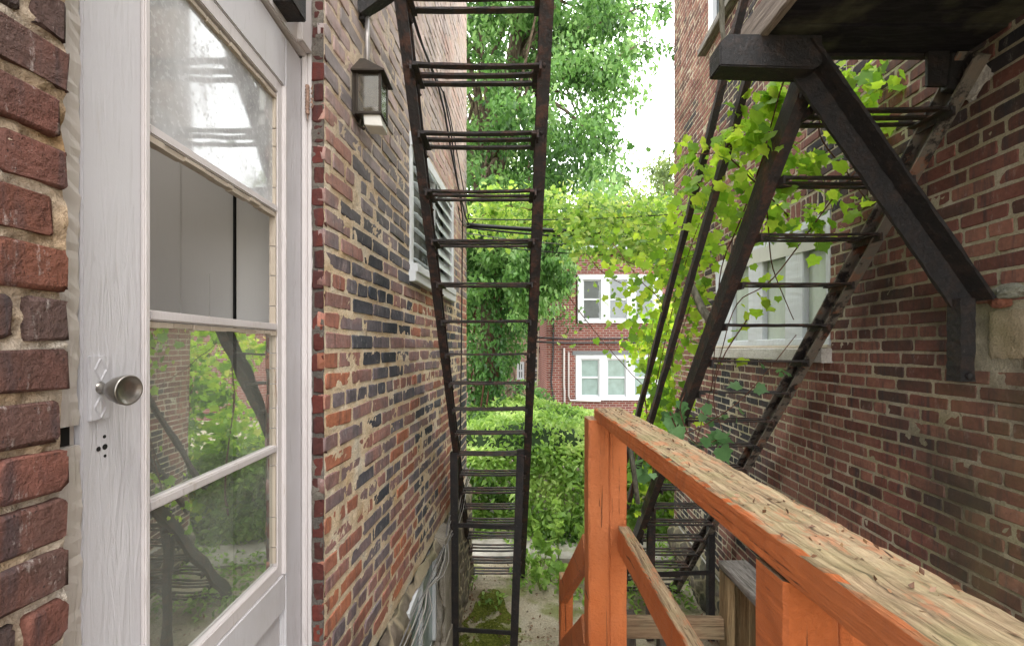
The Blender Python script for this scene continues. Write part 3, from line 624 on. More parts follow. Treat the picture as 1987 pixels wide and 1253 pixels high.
m.box(lx0+g0,lx1-g0,ly0+.003,ly0+.005,lz0+.01,lz1-.004); m.box(lx1-.005,lx1-.003,ly0+g0,ly1-g0,lz0+.01,lz1-.004); m.box(lx0+.010,lx1-g0,ly1-.006,ly1-.004,lz0+.01,lz1-.004); mesh('lamp_glass',m,GL_LAMP,LANT)
m=MB(); m.add([(lx0+.03,ly0+.012,lz0-.036),(lx1+.002,ly0+.012,lz0-.042),(lx1+.002,ly1-.012,lz0-.042),(lx0+.03,ly1-.012,lz0-.036),(lx0+.024,ly0+.012,lz0+.03),(lx1-.012,ly0+.012,lz0+.03),(lx1-.012,ly1-.012,lz0+.03),(lx0+.024,ly1-.012,lz0+.03)],[(3,2,1,0),(0,1,5,4),(1,2,6,5),(2,3,7,6),(3,0,4,7)]); mesh('inner_diffuser',m,mat_simple('milky_plastic',(.72,.70,.64),.35,0,.5,20,.2,.05),LANT,bevel=.002)
m=MB(); xw=XL(1.74)+.006
m.box(xw,xw+.012,1.712,1.768,.905,1.0)
m.tube([(xw+.012,1.74,.985),(xw+.028,1.735,1.004),(xw+.034,1.735,.985),(xw+.026,1.735,.974),(lx0-.008,1.74,.99)],.006,7)
m.tube([(xw+.01,1.74,.99),(xw+.004,1.735,.94),(xw+.018,1.735,.885),(lx0+.0,1.74,.862),(lx0+.018,1.735,.846)],.008,7,r2=.006); mesh('bracket_arm',m,BRONZE,LANT)
# conduit above lantern
a=wallpt(690,124,.03); bb=wallpt(702,30,.022); bb.y=a.y=1.80; m=MB(); m.tube([a,a.lerp(bb,.5),bb],.0095,10); o=mesh('conduit',m,CONDUIT,smooth=True); tag(o,'short galvanised conduit running up from the wall lantern','conduit')
# sagging black cables down the upper wall
GC='black cables sagging down the left wall'
for i,(pts,r,lab) in enumerate([
  ([(788,10),(806,70),(826,120),(846,172),(858,220),(870,290),(884,360),(899,420),(906,436)],.008,'thickest black cable sagging from the stair top to the house corner'),
  ([(785,5),(812,90),(838,150),(854,182),(868,250),(878,330),(887,385),(892,420),(891,520),(890,650),(888,800),(886,930)],.006,'black cable sagging then dropping straight down beside the louvered window'),
  ([(852,178),(864,220),(880,300),(893,370),(903,425)],.0045,'thin black cable below the cable knot, nearest the house corner'),
  ([(880,400),(884,425),(893,440),(904,437)],.004,'short looped black cable end at the house corner')]):
    m=MB(); m.tube([wallpt(u,v,.02+.006*i) for u,v in pts],r,6); o=mesh('wall_cable',m,BLACKRUB,smooth=True); tag(o,lab,'cable',GC)
# pale low-voltage cables along the foundation
GP='pale cables bundled along the foundation'
base=[(893,905),(876,945),(868,985),(857,1020),(846,1052),(836,1085),(822,1115),(806,1140),(793,1180),(778,1215),(762,1253),(748,1290)]
lbs=['light grey cable, uppermost of the foundation bundle','white cable lying second in the foundation bundle','dark cable looping out of the foundation bundle','pale cable hanging lowest in the foundation bundle','grey cable crossing the cellar window','thin white cable nearest the brick courses']
for i in range(6):
    pts=[]
    for j,(u,v) in enumerate(base):
        tie=j in (4,7); sp=(.2 if tie else 1)
        uu=u+ (i-2.5)*(3 if j<8 else 5)*sp; y=621.7/(1046.3-min(uu,915)); pts.append(Vector((XL(y)+.065+.006*i*sp+random.uniform(0,.006),y,(675-v-random.uniform(-3,3)*sp)/F*y)))
    m=MB(); m.tube(pts,.0045 if i in (0,3) else .0030,6); o=mesh('foundation_cable',m,[GREYCAB,WHITECAB,BLACKRUB,WHITECAB,GREYCAB,WHITECAB][i],smooth=True); tag(o,lbs[i],'cable',GP)
m=MB(); cc=wallpt(893,925,.06)
for k in range(3): m.tube([cc+Vector((0,.05*math.cos(t+k),.08*math.sin(t)-.01*k)) for t in np.linspace(0,6.3,16)],.006,6)
o=mesh('cable_coil',m,WHITECAB,smooth=True); tag(o,'small coil of white cable hung low at the house corner','cable')
# ================================================================== LEFT FIRE ESCAPE
ES1=thing('iron_stair','rusty iron open-slat fire stair along the left brick wall','fire escape',(-.125,4.6,GZ))
yz1=lambda z:1.643+.8355*(1.235-z)
def channel(mb,x,side,za,zb,yz,tw=.048,dp=.075,th=.010,jit=.0012):
    p0=Vector((x,yz(za),za)); p1=Vector((x,yz(zb),zb)); d=(p1-p0).normalized(); nn=Vector((0,-d.z,d.y)); nn=nn if nn.y<0 else -nn
    mb.beam(p0+Vector((side*th/2,0,0)),p1+Vector((side*th/2,0,0)),th,dp,up=tuple(nn),seg=40,jit=jit)
    for s in (-1,1):
        o_=nn*(s*(dp/2-.004)); mb.beam(p0+o_+Vector((side*(th+(tw-th)/2),0,0)),p1+o_+Vector((side*(th+(tw-th)/2),0,0)),tw-th,.008,up=tuple(nn),seg=40,jit=jit)
for x,s in ((-.41,1),(.16,-1)):
    m=MB(); channel(m,x,s,2.0,GZ+.01,yz1,tw=.042 if s>0 else .05); mesh('stringer',m,IRON,ES1)
for k in range(-3,20):
    z=-.034-(k-7)*.1855; y=yz1(z)
    m=MB()
    for j in (-1,0,1):
        m.beam((-.366,y+j*.062,z+random.uniform(-.003,.003)),(.112,y+j*.062,z+random.uniform(-.003,.003)),.028,.008,up=(0,0,1),seg=8,jit=.0012,bow=random.uniform(.001,.007))
    for xx,s in ((-.372,1),(.118,-1)):
        m.beam((xx,y-.085,z-.012),(xx,y+.085,z-.012),.008,.03); m.beam((xx+s*.014,y-.08,z-.007),(xx+s*.014,y+.08,z-.007),.022,.006)
        if k<9: m.tube([(xx+s*.004,y+.03,z-.02),(xx+s*.004,y+.05,z-.045),(xx+s*.01,y+.06,z-.05)],.006,5,jit=.5)
    mesh('tread',m,IRON,ES1)
def bolts(parent,xs,yzf,zs,r=.008):
    m=MB()
    for z in zs:
        p=Vector((0,yzf(z),z)); q=Vector((0,yzf(z-.1),z-.1)); d=(q-p).normalized(); nn=Vector((0,-abs(d.z),-abs(d.y)))
        for x in xs: m.lathe((x,p.y+nn.y*.036,z+nn.z*.036),tuple(nn),[(0,r),(.005,r*.95),(.007,r*.5),(.0072,.0004)],7)
    return mesh('bolt',m,IRON,parent)
for k in range(-2,19):
    z=-.034-(k-7)*.1855; bolts(ES1,[-.388],yz1,[z+.03]); bolts(ES1,[.135],yz1,[z+.03])
m=MB(); m.beam((-.402,3.28,-.76),(-.398,3.30,GZ+.01),.055,.05,up=(0,1,0),seg=20,jit=.001); mesh('support_post',m,IRON_D,ES1)
m=MB(); m.beam((.085,3.28,-.74),(.028,3.26,GZ+.01),.055,.05,up=(0,1,0),seg=20,jit=.001); mesh('support_post',m,IRON_D,ES1)
for z in (-1.29,-2.05):
    m=MB(); m.beam((-.375,3.27,z),(.06 if z>-2 else .02,3.25,z-.012),.012,.030,seg=8,jit=.0015); mesh('cross_bar',m,IRON_D,ES1)
# overhead bracket irons on the left wall
BR=thing('landing_bracket','dark angle-iron bracket of an upper landing over the wall lantern','bracket',(-.6,1.8,1.4))
m=MB(); m.beam((-.60,1.78,1.335),(-.40,1.78,1.475),.05,.055,seg=6,jit=.002); m.beam((-.60,1.80,1.62),(-.60,1.80,1.30),.05,.05,seg=4,up=(0,1,0),jit=.002); mesh('strut',m,IRON_D,BR)
m=MB(); m.beam((-.62,1.79,1.60),(-.2,1.79,1.60),.06,.07,seg=4); mesh('beam',m,IRON_D,BR)
LI=thing('ceiling_box','black iron box end hanging above the white door','bracket',(-.6,1.28,1.1))
m=MB(); m.box(-.70,-.615,1.27,1.36,.985,1.09); mesh('plate',m,IRON_D,LI,bevel=.003)
m=MB(); m.tube([(-.69,1.262,1.02),(-.69,1.262,.985)],.008,8); mesh('bolt',m,SILVER,LI)
# ================================================================== RIGHT HOUSE
RH=thing('brick_house','dark brown-red brick house with grey green mortar on the right','house',(2.4,2,GZ))
XR=lambda y:1.564+.06*y
dR=np.array([.06,1,0])/math.hypot(.06,1); nR=np.array([-1,.06,0])/math.hypot(.06,1)
WR=(2.385,3.91,-.075,.735); WU=(2.96,4.06,2.75,4.1)
brick_wall('brick_wall',RH,(XR(0),0,0),dR,nR,-.6,5.085,-1.97,4.63,.056,(BR_R,MO_R),holes=[WR,WU],extra_missing=[(WR[0],WR[1],.73,.865),(1.44,1.60,-.04,.12)],soldier=[(WR[0],WR[1],.74,.865)],step=.016,proud=.0030,mnoise=.0026,mbase=.0003,seed=31,jit=.0021,jw=.0135)
b=MB()
for (y0,y1,z0,z1) in ((-.6,2.36,-2.4,4.6),(3.93,5.05,-2.4,4.6),(2.36,3.93,-2.4,-.09),(2.36,3.93,.75,2.74)): 
    b.add([(XR(y)+.045,y,z) for y,z in ((y0,z0),(y1,z0),(y1,z1),(y0,z1))]+[(5,y,z) for y,z in ((y0,z0),(y1,z0),(y1,z1),(y0,z1))],[(0,1,2,3),(7,6,5,4),(0,4,5,1),(1,5,6,2),(2,6,7,3),(3,7,4,0)])
mesh('house_body',b,GREYIN,RH)
lumpy('foundation',RH,RUB,(XR(0)-.005,0,0),dR,nR,1.2,5.1,GZ-.3,-1.955,.02,.02,41,.05)
def RP(y,o,z): return (XR(y)-o,y+.06*o,z)
m=MB(); y0,y1=WR[0],WR[1]; zb,zt=.012,.735
for (ya,yb,za,zc,o_) in ((y0,y1,zt-.05,zt,0),(y0,y1,zb,zb+.045,0)): m.board(RP(ya,o_-.02,(za+zc)/2),RP(yb,o_-.02,(za+zc)/2),.05,zc-za)
for (a,w) in ((y0+.02,.04),(2.72,.17),(3.20,.19),(3.72,.26),(3.87,.06)): m.board(RP(a,-.02,zb+.04),RP(a,-.02,zt-.045),w,.045,up=(1,0,0))
wr=mesh('window',m,mat_paint('grey_white_frame',(.52,.55,.58),dirt=(.3,.28,.24),dirt_amt=.4),RH)
m=MB(); m.board(RP(y0-.02,.012,-.04),RP(y1+.05,.012,-.04),.09,.075); mesh('sill',m,CONCRETE,wr)
m=MB(); m.board(RP(y0,-.005,-.003+.01),RP(y1,-.005,.007),.05,.02); mesh('sill_strip',m,mat_paint('bare_strip',(.42,.36,.28),dirt_amt=.8),wr)
for (a,b_) in ((y0+.04,2.635),(2.805,3.105),(3.295,3.59),(3.60,3.84)):
    m=MB(); m.add([RP(a,-.038,zb),RP(b_,-.038,zb),RP(b_,-.038,zt),RP(a,-.038,zt)],[(0,1,2,3)]); mesh('pane',m,GL_FROST,wr)
m=MB(); m.beam(RP(2.42,-.003,.60),RP(3.9,-.003,.69),.02,.10,seg=12,jit=.003); mesh('head_board',m,mat_paint('peeling_head',(.50,.50,.46),dirt_amt=.6),wr)
m=MB(); y0,y1,z0,z1=WU
for a,w in ((y0+.04,.08),((y0+y1)/2,.08),(y1-.04,.08)): m.board(RP(a,-.02,z0),RP(a,-.02,z1),w,.05,up=(1,0,0))
m.board(RP(y0,-.02,z0+.04),RP(y1,-.02,z0+.04),.05,.08)
wu=mesh('window',m,WINWHITE,RH)
m=MB(); m.board(RP(y0-.05,.02,z0-.03),RP(y1+.08,.02,z0-.03),.10,.06); mesh('sill',m,GREYWOOD,wu)
m=MB(); m.add([RP(y0,-.04,z0),RP(y1,-.04,z0),RP(y1,-.04,z1),RP(y0,-.04,z1)],[(0,1,2,3)]); mesh('pane',m,GL_FAR,wu)
# cement patch at the brace foot, broken mortar above
m=MB(); yy=np.linspace(1.41,1.545,12)
vs=[];fs=[]
for i,y in enumerate(yy):
    for j,z in enumerate(np.linspace(-.035,.125,12)):
        e=min(i,11-i,j,11-j); vs.append(RP(y+random.uniform(-.003,.003),.002+.008*(e>0)+random.uniform(0,.002),z+random.uniform(-.003,.003)))
for i in range(11):
    for j in range(11): a=i*12+j; fs.append((a,a+12,a+13,a+1))
m.add(vs,fs); mesh('cement_patch',m,mat_mortar('patch',(.33,.27,.17),(.45,.37,.26),(.50,.44,.34),green=.3),RH,smooth=True)
def lump(name,cpt,r,n,mat_,parent):
    m=MB(); bm=bmesh.new(); bmesh.ops.create_icosphere(bm,subdivisions=3,radius=1)
    vs=[]
    for v in bm.verts:
        q=v.co*(1+.22*math.sin(7*v.co.x+3)*math.cos(6*v.co.z+1)+random.uniform(-.07,.07)); vs.append((cpt[0]+q.x*r[0],cpt[1]+q.y*r[1],cpt[2]+q.z*r[2]))
    m.add(vs,[tuple(v.index for v in f.verts) for f in bm.faces]); bm.free(); return mesh(name,m,mat_,parent)
lump('mortar_lump',RP(1.60,.0,.955),(.022,.06,.07),0,mat_mortar('pale_mortar',(.36,.33,.29),(.5,.47,.43),(.6,.58,.54)),RH)
lump('brick_rubble',RP(1.50,.010,.160),(.020,.035,.028),0,mat_simple('orange_brick_bits',(.22,.085,.05),.9,nscale=40,var=.7),RH)
lump('mortar_lump',RP(1.47,.01,.185),(.025,.05,.025),0,mat_mortar('green_mortar',(.20,.22,.17),(.3,.3,.24),(.4,.4,.34)),RH)
# landing above
LA=thing('iron_landing','dark planked fire-escape landing jutting from the right wall','fire escape landing',(1.5,1.55,1.0))
m=MB()
yb=1.62
while yb>-.4:
    m.box(.872,XR(yb)-.012,yb-.14,yb-.003,1.062+random.uniform(0,.004),1.10); yb-=.143
mesh('deck_plank',m,DARKWOOD,LA,bevel=.002)
m=MB(); m.board((.852,1.625,1.10),(.852,-.4,1.10),.03,.115,warp=.002); mesh('fascia_board',m,PALEWOOD,LA)
m=MB(); m.beam((.87,1.628,1.066),(XR(1.62)-.01,1.628,1.066),.02,.03,seg=12,jit=.001); mesh('edge_angle',m,IRON_D,LA)
m=MB()
pr=[(.706,.945),(1.02,.935),(1.05,.95),(1.05,1.048),(.735,1.052),(.706,1.022)]
m.poly([(x,1.50,z) for x,z in pr],.085,(0,1,0)); m.poly([(1.03,1.575,.88),(1.075,1.575,.88),(1.075,1.575,1.05),(1.03,1.575,1.05)],.02,(0,1,0)); mesh('cantilever_beam',m,IRON_D,LA,bevel=.004)
m=MB(); m.beam((.985,1.56,1.015),(1.588,1.56,.14),.084,.012,up=(0,1,0),seg=40,jit=.0016); m.beam((1.012,1.525,1.035),(1.617,1.525,.165),.012,.07,up=(0,1,0),seg=40,jit=.0016); mesh('diagonal_brace',m,IRON_D,LA)
m=MB(); m.beam((1.562,1.55,.17),(1.560,1.55,-.115),.05,.05,up=(0,1,0),seg=16,jit=.0018); m.lathe((1.56,1.52,-.095),(0,-1,0),[(0,.014),(.008,.013),(.012,.004),(.0121,.0005)],8); mesh('wall_post',m,IRON_D,LA)
m=MB(); m.poly([(1.495,1.60,.935),(1.575,1.60,.935),(1.575,1.60,1.06),(1.495,1.60,1.06)],.014,(0,1,0)); m.beam((1.585,1.61,.92),(1.60,1.61,1.05),.05,.03,up=(0,1,0)); mesh('hanger_plate',m,IRON_D,LA,bevel=.002)
# ================================================================== RIGHT FIRE ESCAPE
ES2=thing('iron_stair','vine-covered rusty iron fire stair with flaking right stringer','fire escape',(1.33,4.4,GZ))
yz2=lambda z:2.42+.8355*(-.02-z)
m=MB(); channel(m,1.03,1,1.0,GZ+.01,yz2,tw=.05,dp=.08,jit=.0008); mesh('stringer',m,IRON,ES2)
m=MB(); channel(m,1.634,-1,1.02,GZ+.01,yz2,tw=.05,dp=.085,jit=.0005); q=mesh('stringer',m,IRON_P,ES2); q['label']='stringer with paint flaking off in pale and rust patches'
for k in range(-0,18):
    z=.864-.1865*k; y=yz2(z); m=MB()
    for j in (-1,0,1):
        m.beam((1.085,y+j*.056,z+random.uniform(-.003,.003)),(1.585,y+j*.056,z+random.uniform(-.003,.003)),.026,.007,seg=8,jit=.0013,bow=random.uniform(0,.006))
    for xx,s in ((1.08,1),(1.590,-1)):
        m.beam((xx,y-.08,z-.016),(xx,y+.08,z-.016),.010,.032); m.beam((xx+s*.02,y-.072,z-.007),(xx+s*.02,y+.072,z-.007),.032,.006)
    mesh('tread',m,IRON,ES2)
for k in range(0,17):
    z=.864-.1865*k; bolts(ES2,[1.058],yz2,[z+.03]); bolts(ES2,[1.606],yz2,[z+.03])
for (w,off) in ((1.03,.86),(1.03,.54)):
    m=MB(); x=.935; p=[]
    # rails run parallel to the stair
    if off>.7: q0=Vector((x,1.50,1.75)); q1=Vector((x,1.95,1.177)); q2=Vector((x,3.24,-.465)); q3=Vector((x,3.78,-1.13))
    else: q0=Vector((x,1.40,1.52)); q1=Vector((x,1.76,1.06)); q2=Vector((x,2.97,-.495)); q3=Vector((x,3.55,-1.26))
    m.beam(q0,q1,.032,.030,up=(1,0,0),seg=12,jit=.002); m.beam(q1,q2,.032,.030,up=(1,0,0),seg=24,jit=.0022); m.beam(q2,q3,.032,.030,up=(1,0,0),seg=10,jit=.002); mesh('handrail',m,IRON,ES2)
m=MB(); m.beam((1.628,3.62,-1.29),(1.622,3.62,GZ-.1),.052,.05,up=(0,1,0),seg=14,jit=.001); mesh('support_post',m,IRON_D,ES2)
m=MB(); m.beam((1.150,3.62,-1.27),(1.130,3.62,GZ-.1),.055,.05,up=(0,1,0),seg=14,jit=.001); mesh('support_post',m,IRON,ES2)
m=MB(); m.beam((1.16,3.60,-1.815),(1.61,3.60,-1.80),.012,.035,seg=8,jit=.0015); mesh('cross_bar',m,IRON_D,ES2)
# ================================================================== ORANGE RAILING
OR=thing('deck_railing','orange painted wooden railing with worn bare top rail','railing',(.31,.8,-1.07))
m=MB(); m.board((.316,1.425,-.2095),(.316,-.35,-.2095),.090,.040,step=.012,jit=.0011,ch=.004,warp=.0015); mesh('top_rail',m,ORANGE,OR)
m=MB(); m.board((.350,1.378,-.585),(.350,-.3,-.615),.036,.076,step=.014,jit=.0010,ch=.003,warp=.001); mesh('lower_rail',m,ORANGE,OR)
m=MB(); m.board((.2785,1.425,-2.3),(.2785,1.425,-.222),.086,.066,up=(1,0,0),step=.03,jit=.0008,ch=.006,warp=.0006); 
m.board((.340,1.436,-2.3),(.340,1.436,-.232),.080,.056,up=(1,0,0),step=.03,jit=.0008,ch=.004,warp=.0006); mesh('post',m,ORANGE,OR)
m=MB(); m.board((.300,.470,-1.3),(.300,.470,-.2315),.056,.056,up=(1,0,0),step=.03,jit=.0006,ch=.004,warp=.0004);m.board((.356,.474,-1.3),(.356,.474,-.2315),.050,.054,up=(1,0,0),step=.03,jit=.0006,ch=.003,warp=.0004); mesh('post',m,ORANGE,OR)
# loose paint flakes and bits of bark lying on the worn top rail
fl=[];rr=np.random.default_rng(4)
for k in range(150):
    y=(rr.choice([1.15,.95,.62,.5,.42])+rr.normal(0,.08)) if k%2 else rr.uniform(.25,1.4)
    if .22<y<1.41: fl.append((.316+rr.uniform(-.038,.038),y,-.1885))
o=leaves('paint_flakes',fl,.007,'rhomb',LITTER,None,droop=0,up=1.2,seed=66,cvar=.5); tag(o,'dark bark crumbs and paint flakes lying on the worn orange top rail','debris',kind='stuff')
SR=thing('stair_railing','orange wooden railing stepping down from the far deck post','railing',(.26,2.05,-2.0))
m=MB(); m.board((.262,2.06,GZ),(.262,2.06,-1.045),.075,.056,up=(1,0,0),step=.05,jit=.0008); mesh('post',m,ORANGE,SR)
for dz,lab in ((0,None),(-.27,None)):
    m=MB(); m.board((.262,1.49,-.66+dz),(.248,2.045,-1.115+dz),.036,.085,jit=.0009); mesh('rail',m,ORANGE,SR)
DK=thing('wooden_landing','wooden landing and steps below the white door','deck',(-.2,1,-1.1))
m=MB(); yb=1.45
while yb>-.4: m.box(-.66,.42,yb-.135,yb,-1.095,-1.06); yb-=.141
mesh('deck_board',m,GREYWOOD,DK,bevel=.003)
for i in range(6):
    m=MB(); m.box(-.60,.22,1.46+i*.23,1.69+i*.23,-1.27-i*.20,-1.235-i*.20); mesh('step',m,GREYWOOD,DK,bevel=.003)
m=MB(); m.box(-.66,.42,1.40,1.44,-1.24,-1.096); m.box(-.64,-.56,1.30,1.38,GZ,-1.096); m.box(.30,.38,-.3,-.22,GZ,-1.096); mesh('frame',m,TANWOOD_X,DK)
# grey lumber fence beyond the rail
FE=thing('lumber_gate','weathered unpainted lumber gate post with capped top, beyond the orange rail','fence',(.95,1.9,GZ))
m=MB(); m.board((.975,1.96,-.945),(.975,1.15,-.945),.125,.036,step=.015,jit=.0012); mesh('cap_board',m,GREYWOOD,FE)
m=MB(); m.board((.935,1.93,GZ),(.935,1.93,-.966),.032,.085,up=(0,1,0)); mesh('post',m,TANWOOD_Z,FE)
m=MB()
for i in range(5): m.board((.985,1.88-i*.145,GZ),(.985,1.88-i*.145,-.967),.138,.03,up=(1,0,0),jit=.001); 
mesh('panel_board',m,TANWOOD_Z,FE)
m=MB(); m.board((.45,1.93,-1.20),(.917,1.93,-1.20),.036,.088,jit=.001); mesh('rail',m,TANWOOD_X,FE)
for xx in (.535,.68):
    m=MB(); m.board((xx,1.99,GZ),(xx,1.99,-1.17 if xx<.6 else -1.12),.045,.045,up=(1,0,0)); mesh('picket',m,mat_wood('dark_picket',(.02,.018,.014),(.06,.05,.04),(.12,.10,.08),(2.6,2.6,.2)),FE)
m=MB(); m.tube([RP(4.9,.02,-1.92),RP(4.3,.03,-1.93),RP(3.7,.03,-1.95),RP(3.0,.035,-1.96),RP(2.0,.03,-1.96)],.008,6); o=mesh('wall_cable',m,WHITECAB); tag(o,'single pale cable running along the right house foundation top','cable')
# ================================================================== FAR HOUSES
FBRICK=None
def mat_farbrick(name,c1,c2,mo,sc):
    t=NT(name); sp=t.n('ShaderNodeSeparateXYZ',i_0=t.co).outputs; cmb=t.n('ShaderNodeCombineXYZ',i_0=t.math('ADD',sp[0],sp[1]),i_1=sp[2]).outputs[0]
    b=t.n('ShaderNodeTexBrick',i_Vector=cmb,i_Scale=1.0); b.inputs['Color1'].default_value=(*c1,1); b.inputs['Color2'].default_value=(*c2,1); b.inputs['Mortar'].default_value=(*mo,1)
    b.inputs['Brick Width'].default_value=.213; b.inputs['Row Height'].default_value=.078; b.inputs['Mortar Size'].default_value=.010; b.inputs['Bias'].default_value=-.1
    c=t.mix(.5,b.outputs[0],t.ramp(t.noise(2.3,5),[(.3,.55),(.7,1)]),'MULTIPLY')
    return t.done(t.pbsdf(c,.85,t.bump(b.outputs[1],-.4,.01),spec=.15))
FB=mat_farbrick('far_brick',(.22,.068,.052),(.13,.040,.036),(.30,.25,.22),1); FB2=mat_farbrick('far_pale_brick',(.38,.22,.16),(.26,.14,.10),(.42,.37,.33),1)
FH=thing('brick_house','red brick row house with paired white sash windows across the yard','house',(4,15,GZ))
Y=15.0
def fx(u): return (u-988)/F*Y
def fz(v): return (675-v)/F*Y
wins=[(1117,1284,687,776,[(1127,1163),(1178,1215),(1230,1268)],GL_FARB),(1121,1285,533,627,[(1131,1166),(1182,1217),(1233,1268)],GL_FAR)]
m=MB(); xs=[fx(1061)]; 
zs=[GZ-.5,fz(776),fz(687),fz(627),fz(533),fz(487)]
# wall built round the openings
x0,x1=fx(1061),11.0
wx0,wx1=fx(1117),fx(1284)
for (za,zb,hole) in ((zs[0],zs[1],0),(zs[1],zs[2],1),(zs[2],zs[3],0),(zs[3],zs[4],1),(zs[4],zs[5],0)):
    if hole: m.box(x0,wx0,Y,Y+.3,za,zb); m.box(wx1,x1,Y,Y+.3,za,zb)
    else: m.box(x0,x1,Y,Y+.3,za,zb)
m.box(x0,x0+.3,Y+.3,Y+9,zs[0],zs[5])
mesh('wall',m,FB,FH)
m=MB(); m.box(x0-.1,x1,Y-.12,Y+.4,fz(487),fz(476)); mesh('coping',m,CORNICE,FH)
m=MB(); m.box(x0,x1,Y+.4,Y+9,fz(487),fz(482)); mesh('roof',m,SLATEGREY,FH)
m=MB(); m.box(fx(1111),fx(1288),Y-.03,Y+.02,fz(688.5),fz(681)); mesh('lintel',m,SLATEGREY,FH)
for (ua,ub,va,vb,sash,gm) in wins:
    m=MB(); A,B=fx(ua),fx(ub); z1,z0=fz(va),fz(vb); yy=Y-.02; e=[A]+sum([[fx(s0),fx(s1)] for s0,s1 in sash],[])+[B]
    m.box(A,B,yy,Y+.14,z1-.16,z1); m.box(A,B,yy-.05,Y+.14,z0,z0+.12)
    for i in range(0,len(e),2): m.box(e[i],e[i+1],yy+.001,Y+.139,z0+.12,z1-.16)
    w=mesh('window',m,FARWHITE,FH)
    for s0,s1 in sash:
        m=MB(); a,b=fx(s0),fx(s1); zm=(z0+z1)/2-.01
        for q in ((a,b,z1-.20,z1-.161),(a,b,z0+.121,z0+.17),(a,b,zm-.03,zm+.03)): m.box(q[0],q[1],Y+.03,Y+.08,q[2],q[3])
        m.box(a,a+.04,Y+.031,Y+.079,z0+.12,z1-.16); m.box(b-.04,b,Y+.031,Y+.079,z0+.12,z1-.16)
        sh=mesh('sash',m,FARWHITE,w)
        m=MB(); m.add([(a,Y+.06,z0+.1),(b,Y+.06,z0+.1),(b,Y+.06,z1-.1),(a,Y+.06,z1-.1)],[(0,1,2,3)]); mesh('pane',m,gm,w)
m=MB(); m.tube([(fx(1094),Y-.05,fz(675)),(fx(1094),Y-.05,fz(750)),(fx(1095),Y-.05,fz(757)),(fx(1095),Y-.05,fz(806))],.035,6); mesh('conduit',m,CONDUIT,FH)
m=MB(); m.tube([(fx(1103),Y-.05,fz(683)),(fx(1103),Y-.05,fz(768)),(fx(1106),Y-.05,fz(776)),(fx(1165),Y-.05,fz(778))],.03,6); mesh('conduit',m,CONDUIT,FH)
m=MB(); m.tube([(fx(1074),Y-.05,fz(600)),(fx(1073),Y-.05,fz(690)),(fx(1069),Y-.05,fz(740)),(fx(1078),Y-.05,fz(800))],.025,5); mesh('downwire',m,BLACKRUB,FH)
for v_,lab in ((656,'upper of two dark cables strung across the far brick house'),(664,'lower of two dark cables strung across the far brick house')):
    m=MB(); m.tube([(fx(1020),Y-.3,fz(v_-2)),(fx(1100),Y-.12,fz(v_+2)),(fx(1180),Y-.12,fz(v_+1)),(fx(1290),Y-.12,fz(v_))],.03,5); o=mesh('facade_cable',m,BLACKRUB); tag(o,lab,'cable','cables across the far house')
# second far house, behind
SH=thing('brick_house','paler brick house set back behind the yard, left of the red row house','house',(.5,20,GZ)); Y=20.0
m=MB(); m.box(-9,3.6,Y,Y+4,GZ-.5,3.2); mesh('wall',m,FB2,SH)
m=MB(); m.box(-9.1,3.6,Y-.2,Y+4,3.2,3.5); mesh('coping',m,CORNICE,SH)
for (ua,ub,va,vb) in ((1031,1060,693,742),(1033,1060,608,657),(1003,1017,702,736),(925,945,610,650),(960,985,700,740)):
    a,b=fx(ua),fx(ub); z1,z0=fz(va),fz(vb); m=MB(); t_=.09
    m.box(a,b,Y-.06,Y-.005,z1-t_,z1); m.box(a,b,Y-.08,Y-.005,z0,z0+t_); m.box(a,a+t_,Y-.059,Y-.005,z0+t_,z1-t_); m.box(b-t_,b,Y-.059,Y-.005,z0+t_,z1-t_); m.box(a+t_,b-t_,Y-.05,Y-.005,(z0+z1)/2-.04,(z0+z1)/2+.04); m.box((a+b)/2-.03,(a+b)/2+.03,Y-.045,Y-.005,z0+t_,z1-t_)
    w=mesh('window',m,FARWHITE,SH); m=MB(); m.add([(a+t_/2,Y-.02,z0+t_/2),(b-t_/2,Y-.02,z0+t_/2),(b-t_/2,Y-.02,z1-t_/2),(a+t_/2,Y-.02,z1-t_/2)],[(0,1,2,3)]); mesh('pane',m,GL_FAR,w)
BA=thing('iron_balcony','small far iron balcony and ladder stair beside the red brick house','fire escape',(1.2,18.5,0)); Y=18.5
m=MB(); m.box(fx(1030),fx(1061),Y,Y+1.4,fz(677),fz(673)); mesh('platform',m,IRON_D,BA)
m=MB()
for u in range(1036,1062,4): m.beam((fx(u),Y,fz(673)),(fx(u),Y,fz(645)),.03,.03,up=(0,1,0))
m.beam((fx(1036),Y,fz(645)),(fx(1061),Y,fz(645)),.04,.04); m.beam((fx(1036),Y,fz(657)),(fx(1061),Y,fz(657)),.03,.03); mesh('railing',m,IRON_D,BA)
for u0,u1 in ((1046,1060),(1050,1063)):
    m=MB(); m.beam((fx(u0),Y,fz(680)),(fx(u1),Y,fz(705)),.07,.07); mesh('brace',m,IRON_D,BA)
m=MB()
for u in (1037,1045): m.beam((fx(u),Y-.1,fz(640)),(fx(u-5),Y-.8,fz(745)),.05,.05)
for v_ in range(650,745,9): m.beam((fx(1036),Y-.4,fz(v_)),(fx(1044),Y-.4,fz(v_)),.03,.03)
mesh('ladder',m,mat_simple('pale_ladder',(.45,.38,.28),.6),BA)
m=MB()
for v_ in range(765,812,9): m.beam((fx(1039),Y-.6,fz(v_)),(fx(1062),Y-.6,fz(v_)),.3,.04)
m.beam((fx(1045),Y-.8,fz(760)),(fx(1037),Y-.8,fz(812)),.05,.05); mesh('lower_steps',m,mat_simple('grey_steps',(.32,.31,.29),.7),BA)
